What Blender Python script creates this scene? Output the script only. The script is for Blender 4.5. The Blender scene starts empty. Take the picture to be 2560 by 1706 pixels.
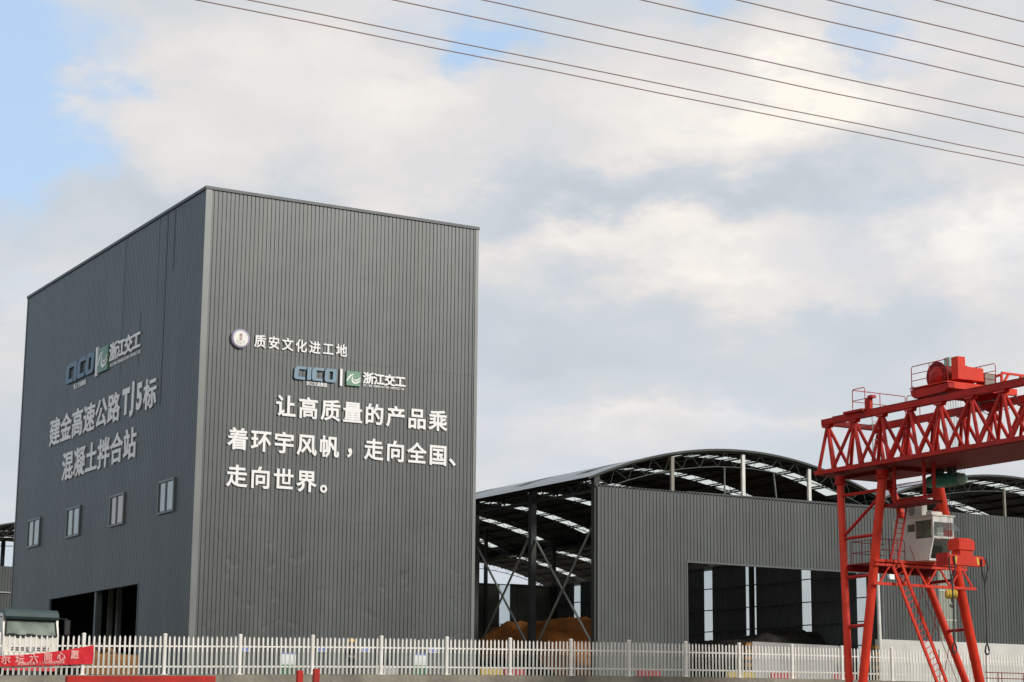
import bpy, math, random
from mathutils import Vector, Matrix
R = math.radians
random.seed(11)
S = bpy.context.scene
COL = S.collection

# ------------------------------------------------------------------ camera
# world frame: X along the front of the mixing tower, Y into the yard, Z up; the eye is the origin
cam_d = bpy.data.cameras.new('camera')
cam = bpy.data.objects.new('camera', cam_d); COL.objects.link(cam)
cr = Vector((0.86492353, -0.50182955, 0.00862519)); cu = Vector((-0.10495912, -0.16404288, 0.98085346)); cf = Vector((0.49080635, 0.84926853, 0.19455613))
cam.matrix_world = Matrix(((cr.x, cu.x, -cf.x, 0), (cr.y, cu.y, -cf.y, 0), (cr.z, cu.z, -cf.z, 0), (0, 0, 0, 1)))
cam_d.sensor_width = 36; cam_d.lens = 70.15
cam_d.clip_start = 0.5; cam_d.clip_end = 6000
S.camera = cam
S.render.engine = 'CYCLES'
S.view_settings.view_transform = 'Standard'; S.view_settings.look = 'None'
S.view_settings.exposure = 0.0; S.view_settings.gamma = 1.0

# ------------------------------------------------------------------ sun and sky
SUN_AZ, SUN_EL = 152.0, 26.0          # azimuth from +Y towards +X
sun_d = bpy.data.lights.new('sun', 'SUN'); sun_d.energy = 2.4; sun_d.angle = R(10); sun_d.color = (1.0, 0.955, 0.89)
sun = bpy.data.objects.new('sun', sun_d); COL.objects.link(sun)
sv = Vector((math.sin(R(SUN_AZ)) * math.cos(R(SUN_EL)), math.cos(R(SUN_AZ)) * math.cos(R(SUN_EL)), math.sin(R(SUN_EL))))
sun.rotation_euler = sv.to_track_quat('Z', 'Y').to_euler()

W = bpy.data.worlds.new('World'); S.world = W; W.use_nodes = True
wn, wl = W.node_tree.nodes, W.node_tree.links
wn.clear()
def N(t, **k):
    n = wn.new(t)
    for a, b in k.items(): setattr(n, a, b)
    return n
def M(op, a, b=None, c=None):
    n = N('ShaderNodeMath', operation=op)
    for i, v in enumerate((a, b, c)):
        if v is None: continue
        if isinstance(v, (int, float)): n.inputs[i].default_value = v
        else: wl.new(v, n.inputs[i])
    return n.outputs[0]
tc = N('ShaderNodeTexCoord'); dirv = tc.outputs['Generated']
sx = N('ShaderNodeSeparateXYZ'); wl.new(dirv, sx.inputs[0])
az = M('MULTIPLY', M('ARCTAN2', sx.outputs[0], sx.outputs[1]), 57.29578)
el = M('MULTIPLY', M('ARCSINE', sx.outputs[2]), 57.29578)
# warp so that cloud edges are ragged
mp = N('ShaderNodeMapping'); wl.new(dirv, mp.inputs[0]); mp.inputs['Scale'].default_value = (1, 1, 2.0)
warp = N('ShaderNodeTexNoise'); wl.new(mp.outputs[0], warp.inputs['Vector'])
warp.inputs['Scale'].default_value = 12; warp.inputs['Detail'].default_value = 9; warp.inputs['Roughness'].default_value = .6
ws = N('ShaderNodeSeparateXYZ'); wl.new(warp.outputs['Color'], ws.inputs[0])
azw = M('ADD', az, M('MULTIPLY', M('SUBTRACT', ws.outputs[0], .5), 11.0))
elw = M('ADD', el, M('MULTIPLY', M('SUBTRACT', ws.outputs[1], .5), 6.0))
def blob(a0, e0, ra, re, amp):
    u = M('DIVIDE', M('SUBTRACT', azw, a0), ra); v = M('DIVIDE', M('SUBTRACT', elw, e0), re)
    q = M('ADD', M('MULTIPLY', u, u), M('MULTIPLY', v, v))
    return M('MULTIPLY', M('EXPONENT', M('MULTIPLY', q, -1.0)), amp)
def total(base, lst):
    for b in lst: base = M('ADD', base, blob(*b))
    return base
n1 = N('ShaderNodeTexNoise'); wl.new(mp.outputs[0], n1.inputs['Vector'])
n1.inputs['Scale'].default_value = 6.5; n1.inputs['Detail'].default_value = 8; n1.inputs['Roughness'].default_value = .5; n1.inputs['Distortion'].default_value = .35
n2 = N('ShaderNodeTexNoise'); wl.new(mp.outputs[0], n2.inputs['Vector'])
n2.inputs['Scale'].default_value = 11; n2.inputs['Detail'].default_value = 9; n2.inputs['Roughness'].default_value = .52
# cloud cover 0 (blue gap) .. 1
cover = total(M('ADD', 0.80, M('MULTIPLY', M('SUBTRACT', n1.outputs[0], .5), 1.1)),
    [(15.0, 17.8, 2.6, 3.0, -.85), (15.0, 14.9, 1.6, 1.2, -.4), (17.5, 10.5, 4, 3.2, .25), (28.8, 20.2, 1.6, .9, -.85), (36.3, 20.5, 1.6, .5, -.5), (41.0, 19.2, 1.0, 1.1, -.5), (30.5, 14.5, 3, 1.6, .1),
     (22.5, 17.2, 5, 2.5, .45), (33, 17.6, 5, 1.6, .4), (-30, 20, 40, 26, -.5)])
# cloud brightness 0 grey .. 1 cream
light = total(M('ADD', 0.40, M('MULTIPLY', M('SUBTRACT', n2.outputs[0], .5), .85)),
    [(23.0, 17.8, 4.5, 2.0, .32), (19.5, 16.0, 3.0, 1.4, .18), (38.8, 18.0, 2.0, 1.1, .50), (38.2, 17.8, 4.5, 1.7, .22), (42.5, 17.0, 3.2, 1.0, .1), (34.5, 17.0, 3.0, 1.5, .30), (34.2, 13.6, 3.6, 1.0, .55), (43.9, 13.6, 1.8, 1.7, .60),
     (36.5, 15.2, 6.5, .9, -.42), (28.5, 14.8, 5.0, 1.0, -.25), (19.5, 14.6, 4.0, 1.0, -.22), (31.5, 11.2, 4.5, 1.2, -.20), (40.0, 11.2, 4.0, .9, -.18), (39.5, 9.3, 4.5, 1.0, -.08),
     (16.5, 10.5, 4.0, 3.2, .30), (33.0, 8.4, 4.0, .9, .16), (SUN_AZ, 30, 45, 24, .55), (-22, 9, 30, 14, -1.1), (38.0, 12.3, 2.2, .5, .22), (33.6, 8.9, 3.2, .5, .28), (30.4, 10.4, 1.6, .4, .14), (31.2, 13.9, 1.5, .6, .25), (17.5, 17.6, 2.2, .9, .2), (26.5, 18.6, 2.2, .9, .2), (26, 15.6, 3, .8, .12)])  # clouds out of view on the left darkened to dim the tower's side wall
sky = N('ShaderNodeTexSky', sky_type='NISHITA'); sky.sun_disc = False
sky.sun_elevation = R(SUN_EL); sky.sun_rotation = R(SUN_AZ); sky.air_density = 1.0; sky.dust_density = 1.2; sky.ozone_density = 1.5
skm = N('ShaderNodeMix', data_type='RGBA', blend_type='MULTIPLY'); skm.inputs[0].default_value = 1
wl.new(sky.outputs[0], skm.inputs[6]); skm.inputs[7].default_value = (0.16, 0.155, 0.15, 1)
blue = N('ShaderNodeMix', data_type='RGBA'); blue.inputs[0].default_value = .75
wl.new(skm.outputs[2], blue.inputs[6]); blue.inputs[7].default_value = (.55, .74, 1.0, 1)
cl = N('ShaderNodeValToRGB'); wl.new(light, cl.inputs[0])
cr_ = cl.color_ramp; cr_.elements[0].position = 0.0; cr_.elements[0].color = (.56, .615, .67, 1)
cr_.elements[1].position = 1.0; cr_.elements[1].color = (1.0, .95, .87, 1)
for ps, c in ((.30, (.64, .68, .725, 1)), (.55, (.78, .757, .752, 1)), (.80, (.88, .845, .81, 1))):
    e = cr_.elements.new(ps); e.color = c
cv = N('ShaderNodeMapRange'); cv.interpolation_type = 'SMOOTHSTEP'; wl.new(cover, cv.inputs[0]); cv.inputs[1].default_value = .02; cv.inputs[2].default_value = .85
mx = N('ShaderNodeMix', data_type='RGBA'); wl.new(cv.outputs[0], mx.inputs[0]); wl.new(blue.outputs[2], mx.inputs[6]); wl.new(cl.outputs[0], mx.inputs[7])
bg = N('ShaderNodeBackground'); wl.new(mx.outputs[2], bg.inputs[0]); bg.inputs[1].default_value = 1.0
wo = N('ShaderNodeOutputWorld'); wl.new(bg.outputs[0], wo.inputs[0])

# ------------------------------------------------------------------ materials
MATS = {}
def paint(name, rgb, rough=.5, metal=0.0, spec=.5, var=.12, scale=2.0, bump=0.0, bscale=20.0, panel=0.0, dirt=None):
    """painted or bare surface: base colour broken up by two sizes of noise; panel = strips .91 m wide of slightly different tone"""
    if name in MATS: return MATS[name]
    m = bpy.data.materials.new(name); m.use_nodes = True
    t = m.node_tree; n, l = t.nodes, t.links
    b = n['Principled BSDF']
    b.inputs['Roughness'].default_value = rough; b.inputs['Metallic'].default_value = metal; b.inputs['Specular IOR Level'].default_value = spec
    g = n.new('ShaderNodeNewGeometry')
    nz = n.new('ShaderNodeTexNoise'); nz.inputs['Scale'].default_value = scale; nz.inputs['Detail'].default_value = 6
    l.new(g.outputs['Position'], nz.inputs['Vector'])
    mr = n.new('ShaderNodeMapRange'); mr.inputs[1].default_value = .3; mr.inputs[2].default_value = .7
    mr.inputs[3].default_value = 1 - var; mr.inputs[4].default_value = 1 + var
    l.new(nz.outputs[0], mr.inputs[0])
    fac = mr.outputs[0]
    if panel:
        sp = n.new('ShaderNodeSeparateXYZ'); l.new(g.outputs['Position'], sp.inputs[0])
        ad = n.new('ShaderNodeMath'); ad.operation = 'ADD'; l.new(sp.outputs[0], ad.inputs[0]); l.new(sp.outputs[1], ad.inputs[1])
        dv = n.new('ShaderNodeMath'); dv.operation = 'DIVIDE'; l.new(ad.outputs[0], dv.inputs[0]); dv.inputs[1].default_value = .908
        fl = n.new('ShaderNodeMath'); fl.operation = 'FLOOR'; l.new(dv.outputs[0], fl.inputs[0])
        wn_ = n.new('ShaderNodeTexWhiteNoise'); wn_.noise_dimensions = '1D'; l.new(fl.outputs[0], wn_.inputs['W'])
        m2 = n.new('ShaderNodeMapRange'); m2.inputs[3].default_value = 1 - panel; m2.inputs[4].default_value = 1 + panel
        l.new(wn_.outputs[0], m2.inputs[0])
        mu = n.new('ShaderNodeMath'); mu.operation = 'MULTIPLY'; l.new(fac, mu.inputs[0]); l.new(m2.outputs[0], mu.inputs[1]); fac = mu.outputs[0]
    mc = n.new('ShaderNodeMix'); mc.data_type = 'RGBA'; mc.blend_type = 'MULTIPLY'; mc.inputs[0].default_value = 1
    mc.inputs[6].default_value = (*rgb, 1); l.new(fac, mc.inputs[7])
    out = mc.outputs[2]
    if dirt:
        nd = n.new('ShaderNodeTexNoise'); nd.inputs['Scale'].default_value = dirt[1]; nd.inputs['Detail'].default_value = 8; nd.inputs['Roughness'].default_value = .65
        mpd = n.new('ShaderNodeMapping'); mpd.inputs['Scale'].default_value = (1, 1, .25); l.new(g.outputs['Position'], mpd.inputs[0]); l.new(mpd.outputs[0], nd.inputs['Vector'])
        rd = n.new('ShaderNodeMapRange'); rd.inputs[1].default_value = .5; rd.inputs[2].default_value = .75; rd.inputs[4].default_value = dirt[2]; l.new(nd.outputs[0], rd.inputs[0])
        md = n.new('ShaderNodeMix'); md.data_type = 'RGBA'; l.new(rd.outputs[0], md.inputs[0]); l.new(out, md.inputs[6]); md.inputs[7].default_value = (*dirt[0], 1); out = md.outputs[2]
    l.new(out, b.inputs['Base Color'])
    if bump:
        nb = n.new('ShaderNodeTexNoise'); nb.inputs['Scale'].default_value = bscale; nb.inputs['Detail'].default_value = 4
        l.new(g.outputs['Position'], nb.inputs['Vector'])
        bp = n.new('ShaderNodeBump'); bp.inputs['Strength'].default_value = bump; bp.inputs['Distance'].default_value = .1
        l.new(nb.outputs[0], bp.inputs['Height']); l.new(bp.outputs[0], b.inputs['Normal'])
    MATS[name] = m
    return m
def sheet_glass(name, tint, trans=.6, rough=.3):
    """frosted translucent plastic sheet: part of the light passes straight, part scattered"""
    m = bpy.data.materials.new(name); m.use_nodes = True
    n, l = m.node_tree.nodes, m.node_tree.links; n.clear()
    a = n.new('ShaderNodeBsdfTranslucent'); a.inputs[0].default_value = (*tint, 1)
    b = n.new('ShaderNodeBsdfTransparent'); b.inputs[0].default_value = (*tint, 1)
    mxs = n.new('ShaderNodeMixShader'); mxs.inputs[0].default_value = trans
    l.new(a.outputs[0], mxs.inputs[1]); l.new(b.outputs[0], mxs.inputs[2])
    gl = n.new('ShaderNodeBsdfGlossy'); gl.inputs['Roughness'].default_value = rough
    m2 = n.new('ShaderNodeMixShader'); m2.inputs[0].default_value = .10
    l.new(mxs.outputs[0], m2.inputs[1]); l.new(gl.outputs[0], m2.inputs[2])
    o = n.new('ShaderNodeOutputMaterial'); l.new(m2.outputs[0], o.inputs[0])
    return m
STEEL = paint('grey_sheet_steel', (.056, .066, .066), .40, .08, .66, .10, .7, bump=.03, bscale=1.2, panel=.10, dirt=((.16, .15, .13), .9, .22))
def dents(m):
    n, l = m.node_tree.nodes, m.node_tree.links; b = n['Principled BSDF']
    g = n.new('ShaderNodeNewGeometry'); a = n.new('ShaderNodeTexNoise'); a.inputs['Scale'].default_value = 1.3; a.inputs['Detail'].default_value = 3
    l.new(g.outputs['Position'], a.inputs['Vector'])
    r1 = n.new('ShaderNodeMapRange'); r1.interpolation_type = 'SMOOTHSTEP'; r1.inputs[1].default_value = .56; r1.inputs[2].default_value = .80; l.new(a.outputs[0], r1.inputs[0])
    sp = n.new('ShaderNodeSeparateXYZ'); l.new(g.outputs['Position'], sp.inputs[0])
    r2 = n.new('ShaderNodeMapRange'); r2.inputs[1].default_value = 12.5; r2.inputs[2].default_value = 8.0; l.new(sp.outputs[2], r2.inputs[0])
    mu = n.new('ShaderNodeMath'); mu.operation = 'MULTIPLY'; l.new(r1.outputs[0], mu.inputs[0]); l.new(r2.outputs[0], mu.inputs[1])
    bp = n.new('ShaderNodeBump'); bp.inputs['Strength'].default_value = .13; bp.inputs['Distance'].default_value = .06; bp.invert = True
    old = b.inputs['Normal'].links[0].from_socket
    l.new(mu.outputs[0], bp.inputs['Height']); l.new(old, bp.inputs['Normal']); l.new(bp.outputs[0], b.inputs['Normal'])
dents(STEEL)
STEEL_S = paint('shed_sheet_steel', (.058, .068, .067), .42, .08, .6, .12, .6, bump=.03, bscale=1.2, panel=.12, dirt=((.15, .14, .12), .8, .25))
STEEL_D = paint('dark_sheet_steel', (.075, .085, .085), .55, 0, .4, .12, .7, panel=.07)
STEEL_LIT = paint('side_lit_sheet_steel', (.13, .13, .11), .55, 0, .4, .12, .7, panel=.07)  # lighter sheet copy: side light on the rear wall put into the colour
TRIM = paint('grey_flashing', (.155, .165, .16), .40, .2, .5, .08, .5)
COPING = paint('dark_coping', (.085, .095, .10), .5, .2)
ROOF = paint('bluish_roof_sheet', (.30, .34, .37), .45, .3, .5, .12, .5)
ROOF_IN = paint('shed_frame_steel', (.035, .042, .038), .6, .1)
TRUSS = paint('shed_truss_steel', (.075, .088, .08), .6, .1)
GALV = paint('galvanised_steel', (.33, .35, .33), .5, .5, .5, .15, 2)
WPOST = paint('white_painted_post', (.72, .72, .68), .5)
BEIGE = paint('weathered_post', (.26, .24, .20), .6)
WHITE = paint('white_letter', (.84, .84, .83), .45, var=.03)
FENCE = paint('cream_white_pvc', (.82, .80, .745), .45, var=.05, dirt=((.5, .46, .38), 1.2, .35))
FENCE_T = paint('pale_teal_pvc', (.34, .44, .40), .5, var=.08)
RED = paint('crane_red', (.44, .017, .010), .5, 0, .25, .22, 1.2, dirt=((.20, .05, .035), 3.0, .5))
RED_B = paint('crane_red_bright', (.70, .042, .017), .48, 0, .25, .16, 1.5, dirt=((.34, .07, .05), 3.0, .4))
RED_D = paint('crane_red_dark', (.21, .012, .010), .6, 0, .2, .15, 2)  # darker tone of the crane red
GREEN = paint('hoist_green', (.035, .24, .17), .45)
GREEN_L = paint('hoist_cap_green', (.30, .52, .42), .5)
YEL = paint('machine_yellow', (.21, .088, .016), .55, var=.2, scale=3, dirt=((.2, .10, .03), 2.5, .5))
YEL_B = paint('barrier_yellow', (.72, .50, .06), .5, var=.1)
RED_P = paint('barrier_red', (.62, .06, .08), .5, var=.1)
BROWN = paint('earthy_sand', (.27, .10, .026), .95, 0, .1, .3, 1.2, bump=.9, bscale=5)
DARKAGG = paint('dark_gravel', (.030, .028, .025), .95, 0, .1, .35, 1.5, bump=.9, bscale=6)
CONC = paint('stained_concrete', (.27, .25, .205), .85, 0, .2, .25, .8, bump=.4, bscale=8, dirt=((.13, .12, .09), .7, .8))
CONC_W = paint('white_plaster', (.62, .61, .57), .8, 0, .2, .12, .8, dirt=((.35, .33, .28), 1.0, .45))
CONC_L = paint('pale_block_wall', (.36, .35, .35), .85, 0, .2, .15, 1.2, dirt=((.28, .26, .24), 1.6, .5))
DIRT = paint('yard_dirt', (.17, .145, .11), .95, 0, .1, .3, .3, bump=.5, bscale=3)
HILLG = paint('hill_green', (.035, .055, .022), .95, 0, .1, .5, .05)
CABW = paint('cab_white', (.76, .73, .65), .35, var=.05, dirt=((.45, .4, .33), 1.5, .35))
CABG = paint('visor_green', (.030, .060, .062), .4)
BLACK = paint('black_rubber', (.018, .018, .018), .7)
DARK = paint('dark_metal', (.05, .05, .05), .5, .3)
CABLE = paint('dark_cable', (.035, .035, .04), .6)
WIRE = paint('brown_grey_wire', (.30, .22, .20), .6)
BANNER = paint('red_cloth', (.66, .028, .040), .7, 0, .2, .12, 3, bump=.5, bscale=6)
BANTXT = paint('pinkish_print', (.78, .38, .36), .7, var=.15, scale=14)
LOGO_B = paint('logo_blue', (.12, .185, .24), .45, .35, .5, .06, .5)
LOGO_G = paint('logo_green', (.135, .29, .19), .45, 0, .5, .08, 2)
RIM = paint('emblem_rim', (.36, .32, .46), .5)
EMBW = paint('emblem_face', (.80, .80, .75), .5, var=.03)
EMBR = paint('emblem_red', (.45, .22, .22), .6)
EMBL = paint('emblem_line', (.48, .50, .42), .6)
PANE = paint('pale_window_pane', (.42, .47, .46), .12, 0, .8, .10, .6)
PANE_P = paint('pinkish_window_pane', (.46, .38, .36), .12, 0, .8, .10, .6)
CABGLASS_F = paint('cabin_front_glass', (.22, .25, .23), .1, 0, .8, .5, 2.5)
CABGLASS = paint('cabin_dark_glass', (.10, .115, .12), .1, 0, .8, .3, 2.0)
WINDSH = paint('windscreen_glass', (.16, .20, .165), .06, 0, .9, .6, 1.4)  # greenish mottling puts reflected trees into the glass colour
SKYL = sheet_glass('skylight_sheet', (.80, .84, .80), .35)
STRIP = sheet_glass('wall_daylight_sheet', (.80, .86, .86), .80)
GLAZE = sheet_glass('cabin_glazing', (.62, .68, .66), .93, .05)
PALES = paint('pale_ribbed_sheet', (.30, .32, .27), .5, 0, .4, .1, 1)
BLUE = paint('plaque_blue', (.12, .18, .48), .5, var=.3, scale=9)
BOARD = paint('board_white', (.80, .84, .84), .4, var=.05)
BOARDG = paint('board_green', (.06, .30, .12), .5)
SKIN = paint('skin', (.45, .27, .19), .6, var=.05)
CLOTH = paint('dark_clothing', (.02, .022, .028), .85, var=.3, scale=9)
HELM = paint('helmet_yellow', (.80, .48, .03), .35, var=.04)
def hazard():
    m = bpy.data.materials.new('hazard_stripes'); m.use_nodes = True
    n, l = m.node_tree.nodes, m.node_tree.links; b = n['Principled BSDF']; b.inputs['Roughness'].default_value = .6
    g = n.new('ShaderNodeNewGeometry'); s = n.new('ShaderNodeSeparateXYZ'); l.new(g.outputs['Position'], s.inputs[0])
    a = n.new('ShaderNodeMath'); a.operation = 'MULTIPLY'; l.new(s.outputs[2], a.inputs[0]); a.inputs[1].default_value = 2.6
    f = n.new('ShaderNodeMath'); f.operation = 'FRACT'; l.new(a.outputs[0], f.inputs[0])
    c = n.new('ShaderNodeMath'); c.operation = 'GREATER_THAN'; l.new(f.outputs[0], c.inputs[0]); c.inputs[1].default_value = .5
    x = n.new('ShaderNodeMix'); x.data_type = 'RGBA'; l.new(c.outputs[0], x.inputs[0]); x.inputs[6].default_value = (.03, .025, .02, 1); x.inputs[7].default_value = (.30, .15, .02, 1)
    l.new(x.outputs[2], b.inputs['Base Color']); return m
HAZ = hazard()

# ------------------------------------------------------------------ mesh helpers
class B:
    def __init__(s): s.v = []; s.f = []; s.mi = []; s.sm = []; s.m = 0
    def face(s, pts, smooth=False):
        k = len(s.v); s.v += [tuple(p) for p in pts]; s.f.append(tuple(range(k, k + len(pts)))); s.mi.append(s.m); s.sm.append(smooth)
    def raw(s, vs, fs, smooth=False):
        k = len(s.v); s.v += [tuple(p) for p in vs]
        for f in fs: s.f.append(tuple(k + i for i in f)); s.mi.append(s.m); s.sm.append(smooth)
    def box(s, a, b):
        x0, y0, z0 = a; x1, y1, z1 = b
        s.raw([(x0, y0, z0), (x1, y0, z0), (x1, y1, z0), (x0, y1, z0), (x0, y0, z1), (x1, y0, z1), (x1, y1, z1), (x0, y1, z1)],
              [(3, 2, 1, 0), (4, 5, 6, 7), (0, 1, 5, 4), (1, 2, 6, 5), (2, 3, 7, 6), (3, 0, 4, 7)]); return s
    def hexa(s, p):
        s.raw(p, [(3, 2, 1, 0), (4, 5, 6, 7), (0, 1, 5, 4), (1, 2, 6, 5), (2, 3, 7, 6), (3, 0, 4, 7)]); return s
    def bar(s, a, b, w, h, up=(0, 0, 1)):
        a = Vector(a); b = Vector(b); d = (b - a).normalized(); up = Vector(up)
        if abs(d.dot(up)) > .98: up = Vector((0, 1, 0))
        sx_ = d.cross(up).normalized(); sz = sx_.cross(d)
        q = [sx_ * (w / 2 * i) + sz * (h / 2 * j) for i, j in ((-1, -1), (1, -1), (1, 1), (-1, 1))]
        s.raw([a + o for o in q] + [b + o for o in q], [(3, 2, 1, 0), (4, 5, 6, 7), (0, 1, 5, 4), (1, 2, 6, 5), (2, 3, 7, 6), (3, 0, 4, 7)]); return s
    def tube(s, a, b, r, n=10, r2=None, cap=True):
        a = Vector(a); b = Vector(b); d = (b - a).normalized()
        u = d.cross(Vector((0, 0, 1)) if abs(d.z) < .9 else Vector((1, 0, 0))).normalized(); w = d.cross(u)
        r2 = r if r2 is None else r2
        ring = lambda c, q: [c + (u * math.cos(2 * math.pi * i / n) + w * math.sin(2 * math.pi * i / n)) * q for i in range(n)]
        A, C = ring(a, r), ring(b, r2)
        s.raw(A + C, [(i, (i + 1) % n, n + (i + 1) % n, n + i) for i in range(n)], True)
        if cap: s.face(A[::-1]); s.face(C)
        return s
    def path(s, pts, r, n=8, closed=False):
        P = [Vector(p) for p in pts]; k = len(P); rings = []
        for i in range(k):
            if closed: d = (P[(i + 1) % k] - P[i - 1]).normalized()
            else: d = (P[min(i + 1, k - 1)] - P[max(i - 1, 0)]).normalized()
            u = d.cross(Vector((.31, .17, .93))).normalized(); w = d.cross(u)
            rings.append([P[i] + (u * math.cos(2 * math.pi * j / n) + w * math.sin(2 * math.pi * j / n)) * r for j in range(n)])
        vs = [v for q in rings for v in q]; fs = []
        for i in range(k if closed else k - 1):
            a, b = i * n, ((i + 1) % k) * n
            fs += [(a + j, a + (j + 1) % n, b + (j + 1) % n, b + j) for j in range(n)]
        s.raw(vs, fs, True)
        if not closed: s.face(rings[0][::-1]); s.face(rings[-1])
        return s
    def lathe(s, a, b, prof, n=20):
        """prof: (t along a-b in metres, radius)"""
        a = Vector(a); d = (Vector(b) - a).normalized()
        u = d.cross(Vector((0, 0, 1)) if abs(d.z) < .9 else Vector((1, 0, 0))).normalized(); w = d.cross(u)
        vs = [a + d * t + (u * math.cos(2 * math.pi * i / n) + w * math.sin(2 * math.pi * i / n)) * r for t, r in prof for i in range(n)]
        fs = [(k * n + i, k * n + (i + 1) % n, (k + 1) * n + (i + 1) % n, (k + 1) * n + i) for k in range(len(prof) - 1) for i in range(n)]
        s.raw(vs, fs, True)
        s.face(vs[:n][::-1]); s.face(vs[-n:]); return s
    def prism(s, poly, fn):
        """poly: 2-D outline; fn(u, v, k) -> point, k = 0 front, 1 back"""
        A = [fn(u, v, 0) for u, v in poly]; C = [fn(u, v, 1) for u, v in poly]; n = len(poly)
        s.face(A); s.face(C[::-1])
        for i in range(n): s.face([A[i], C[i], C[(i + 1) % n], A[(i + 1) % n]])
        return s
    def build(s, name, mats, parent=None):
        me = bpy.data.meshes.new(name); me.from_pydata(s.v, [], s.f)
        if not isinstance(mats, (list, tuple)): mats = [mats]
        for m in mats: me.materials.append(m)
        me.polygons.foreach_set('material_index', s.mi); me.polygons.foreach_set('use_smooth', s.sm); me.update()
        o = bpy.data.objects.new(name, me); COL.objects.link(o)
        if parent is not None: attach(o, parent)
        return o
ORG = {}
def attach(o, parent):
    o.parent = parent; o.matrix_parent_inverse = Matrix.Translation(-ORG.get(parent, Vector((0, 0, 0))))
def thing(name, loc, label, cat, group=None):
    o = bpy.data.objects.new(name, None); COL.objects.link(o); o.location = loc; o.empty_display_size = .3
    ORG[o] = Vector(loc)
    return tag(o, label, cat, group)
def tag(o, label, cat, group=None, kind=None):
    if label: o['label'] = label
    if cat: o['category'] = cat
    if group: o['group'] = group
    if kind: o['kind'] = kind
    return o
def copy_tree(o, off, label=None):
    off = Vector(off)
    c = o.copy(); COL.objects.link(c); c.location = o.location + off
    if label: c['label'] = label
    for ch in list(o.children):
        d = ch.copy(); COL.objects.link(d); d.parent = c
        for g in ch.children:
            e = g.copy(); COL.objects.link(e); e.parent = d
    return c

# ------------------------------------------------------------------ lettering
_cv = bpy.data.curves.new('glyph', 'FONT'); _ob = bpy.data.objects.new('glyph', _cv); COL.objects.link(_ob)
def glyph(ch, offset, ext):
    _cv.body = ch; _cv.offset = 0; _cv.extrude = ext - .1; _cv.bevel_depth = offset; _cv.bevel_resolution = 0; _cv.resolution_u = 3
    dg = bpy.context.evaluated_depsgraph_get(); dg.update()
    me = bpy.data.meshes.new_from_object(_ob.evaluated_get(dg))
    vs = [v.co.copy() for v in me.vertices]; fs = [tuple(p.vertices) for p in me.polygons]
    bpy.data.meshes.remove(me)
    return vs, fs
def write(b, items, fn, offset=.022, depth=.06):
    """items: (char, centre u, centre v, width scale, height scale); fn(u, v, d) places a point; letters stand d off the wall"""
    for ch, u0, v0, sw, sh in items:
        vs, fs = glyph(ch, offset, .5)
        if ord(ch) < 0x2000 or ch in '，、。':
            xs = [v.x for v in vs]; ys = [v.y for v in vs]; cx, cy = (min(xs) + max(xs)) / 2, (min(ys) + max(ys)) / 2
        else: cx, cy = .5, .38
        b.raw([fn(u0 + (v.x - cx) * sw, v0 + (v.y - cy) * sh, (v.z + .5) * depth) for v in vs], fs)

# ------------------------------------------------------------------ ground, fence line heights
KN = [(-60, 1.2), (19, 2.08), (25.57, 2.26), (28.98, 2.35), (32.27, 2.43), (35.57, 2.51), (38.81, 2.58), (42.02, 2.64), (45.24, 2.69), (48.44, 2.74), (51.6, 2.79), (54.8, 2.83), (57.9, 2.86), (61.1, 2.885), (64.2, 2.905), (80, 2.93), (160, 2.95)]
def gz(x):
    if x <= KN[0][0]: return KN[0][1]
    for (a, za), (b, zb) in zip(KN, KN[1:]):
        if x <= b: return za + (zb - za) * (x - a) / (b - a)
    return KN[-1][1]
FY = 78.2
xs = [-1500, -300] + [k for k, _ in KN] + [400, 1800]
rows = [(-1500, None), (-300, None), (-30, None), (0, -1.6), (30, -1.2), (60, .3), (77.9, 1.0), (78.3, 'p'), (90, 'p'), (130, 'p'), (300, 'p'), (1800, 'p')]
gb = B(); gv = [(x, y, (gz(x) - .03 if z == 'p' else (-1.6 if z is None else z))) for y, z in rows for x in xs]
nx = len(xs)
gb.raw(gv, [(j * nx + i, j * nx + i + 1, (j + 1) * nx + i + 1, (j + 1) * nx + i) for j in range(len(rows) - 1) for i in range(nx - 1)])
tag(gb.build('ground', DIRT), 'bare brown dirt ground sloping up to the fenced yard', 'ground', kind='structure')
hb = B(); pts = []  # unseen ridge added so the tower cladding reflects something dark
NA, NR = 76, 5
for i in range(NA + 1):
    a = R(70 + 282 * i / NA)
    hgt = 20 + 12 * math.sin(i * .7) + 8 * math.sin(i * 1.9 + 1) + 5 * math.sin(i * 4.3)
    far = max(0, min(1, (70 + 282 * i / NA - 300) / 20)); hgt += 22 * far; hgt *= min(1, (NA - i) / 3)  # left end raised to dim the tower's side wall
    for j in range(NR + 1):
        rr = 170 + j * 30; t = math.sin(math.pi * min(j, NR) / NR)
        pts.append((math.sin(a) * rr, math.cos(a) * rr, -1.7 + hgt * t))
hb.raw(pts, [(i * (NR + 1) + j, i * (NR + 1) + j + 1, (i + 1) * (NR + 1) + j + 1, (i + 1) * (NR + 1) + j) for i in range(NA) for j in range(NR)], True)
tag(hb.build('unseen_hills', HILLG), 'unseen wooded ridge added behind and left of the viewer to darken reflections', 'unseen_hills', kind='structure')

# retaining wall under the fence
rw = B()
wx = [x for x, _ in KN if x >= 19 or x < 0]; wx = [-40] + [x for x, _ in KN if 19 <= x <= 80] + [110]
for a, b_ in zip(wx, wx[1:]):
    za, zb = gz(a), gz(b_)
    rw.hexa([(a, FY - .22, .4), (b_, FY - .22, .4), (b_, FY + .25, .4), (a, FY + .25, .4), (a, FY - .22, za), (b_, FY - .22, zb), (b_, FY + .25, zb), (a, FY + .25, za)])
tag(rw.build('retaining_wall', CONC), 'stained low concrete retaining wall carrying the white picket fence', 'retaining wall')

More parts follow.
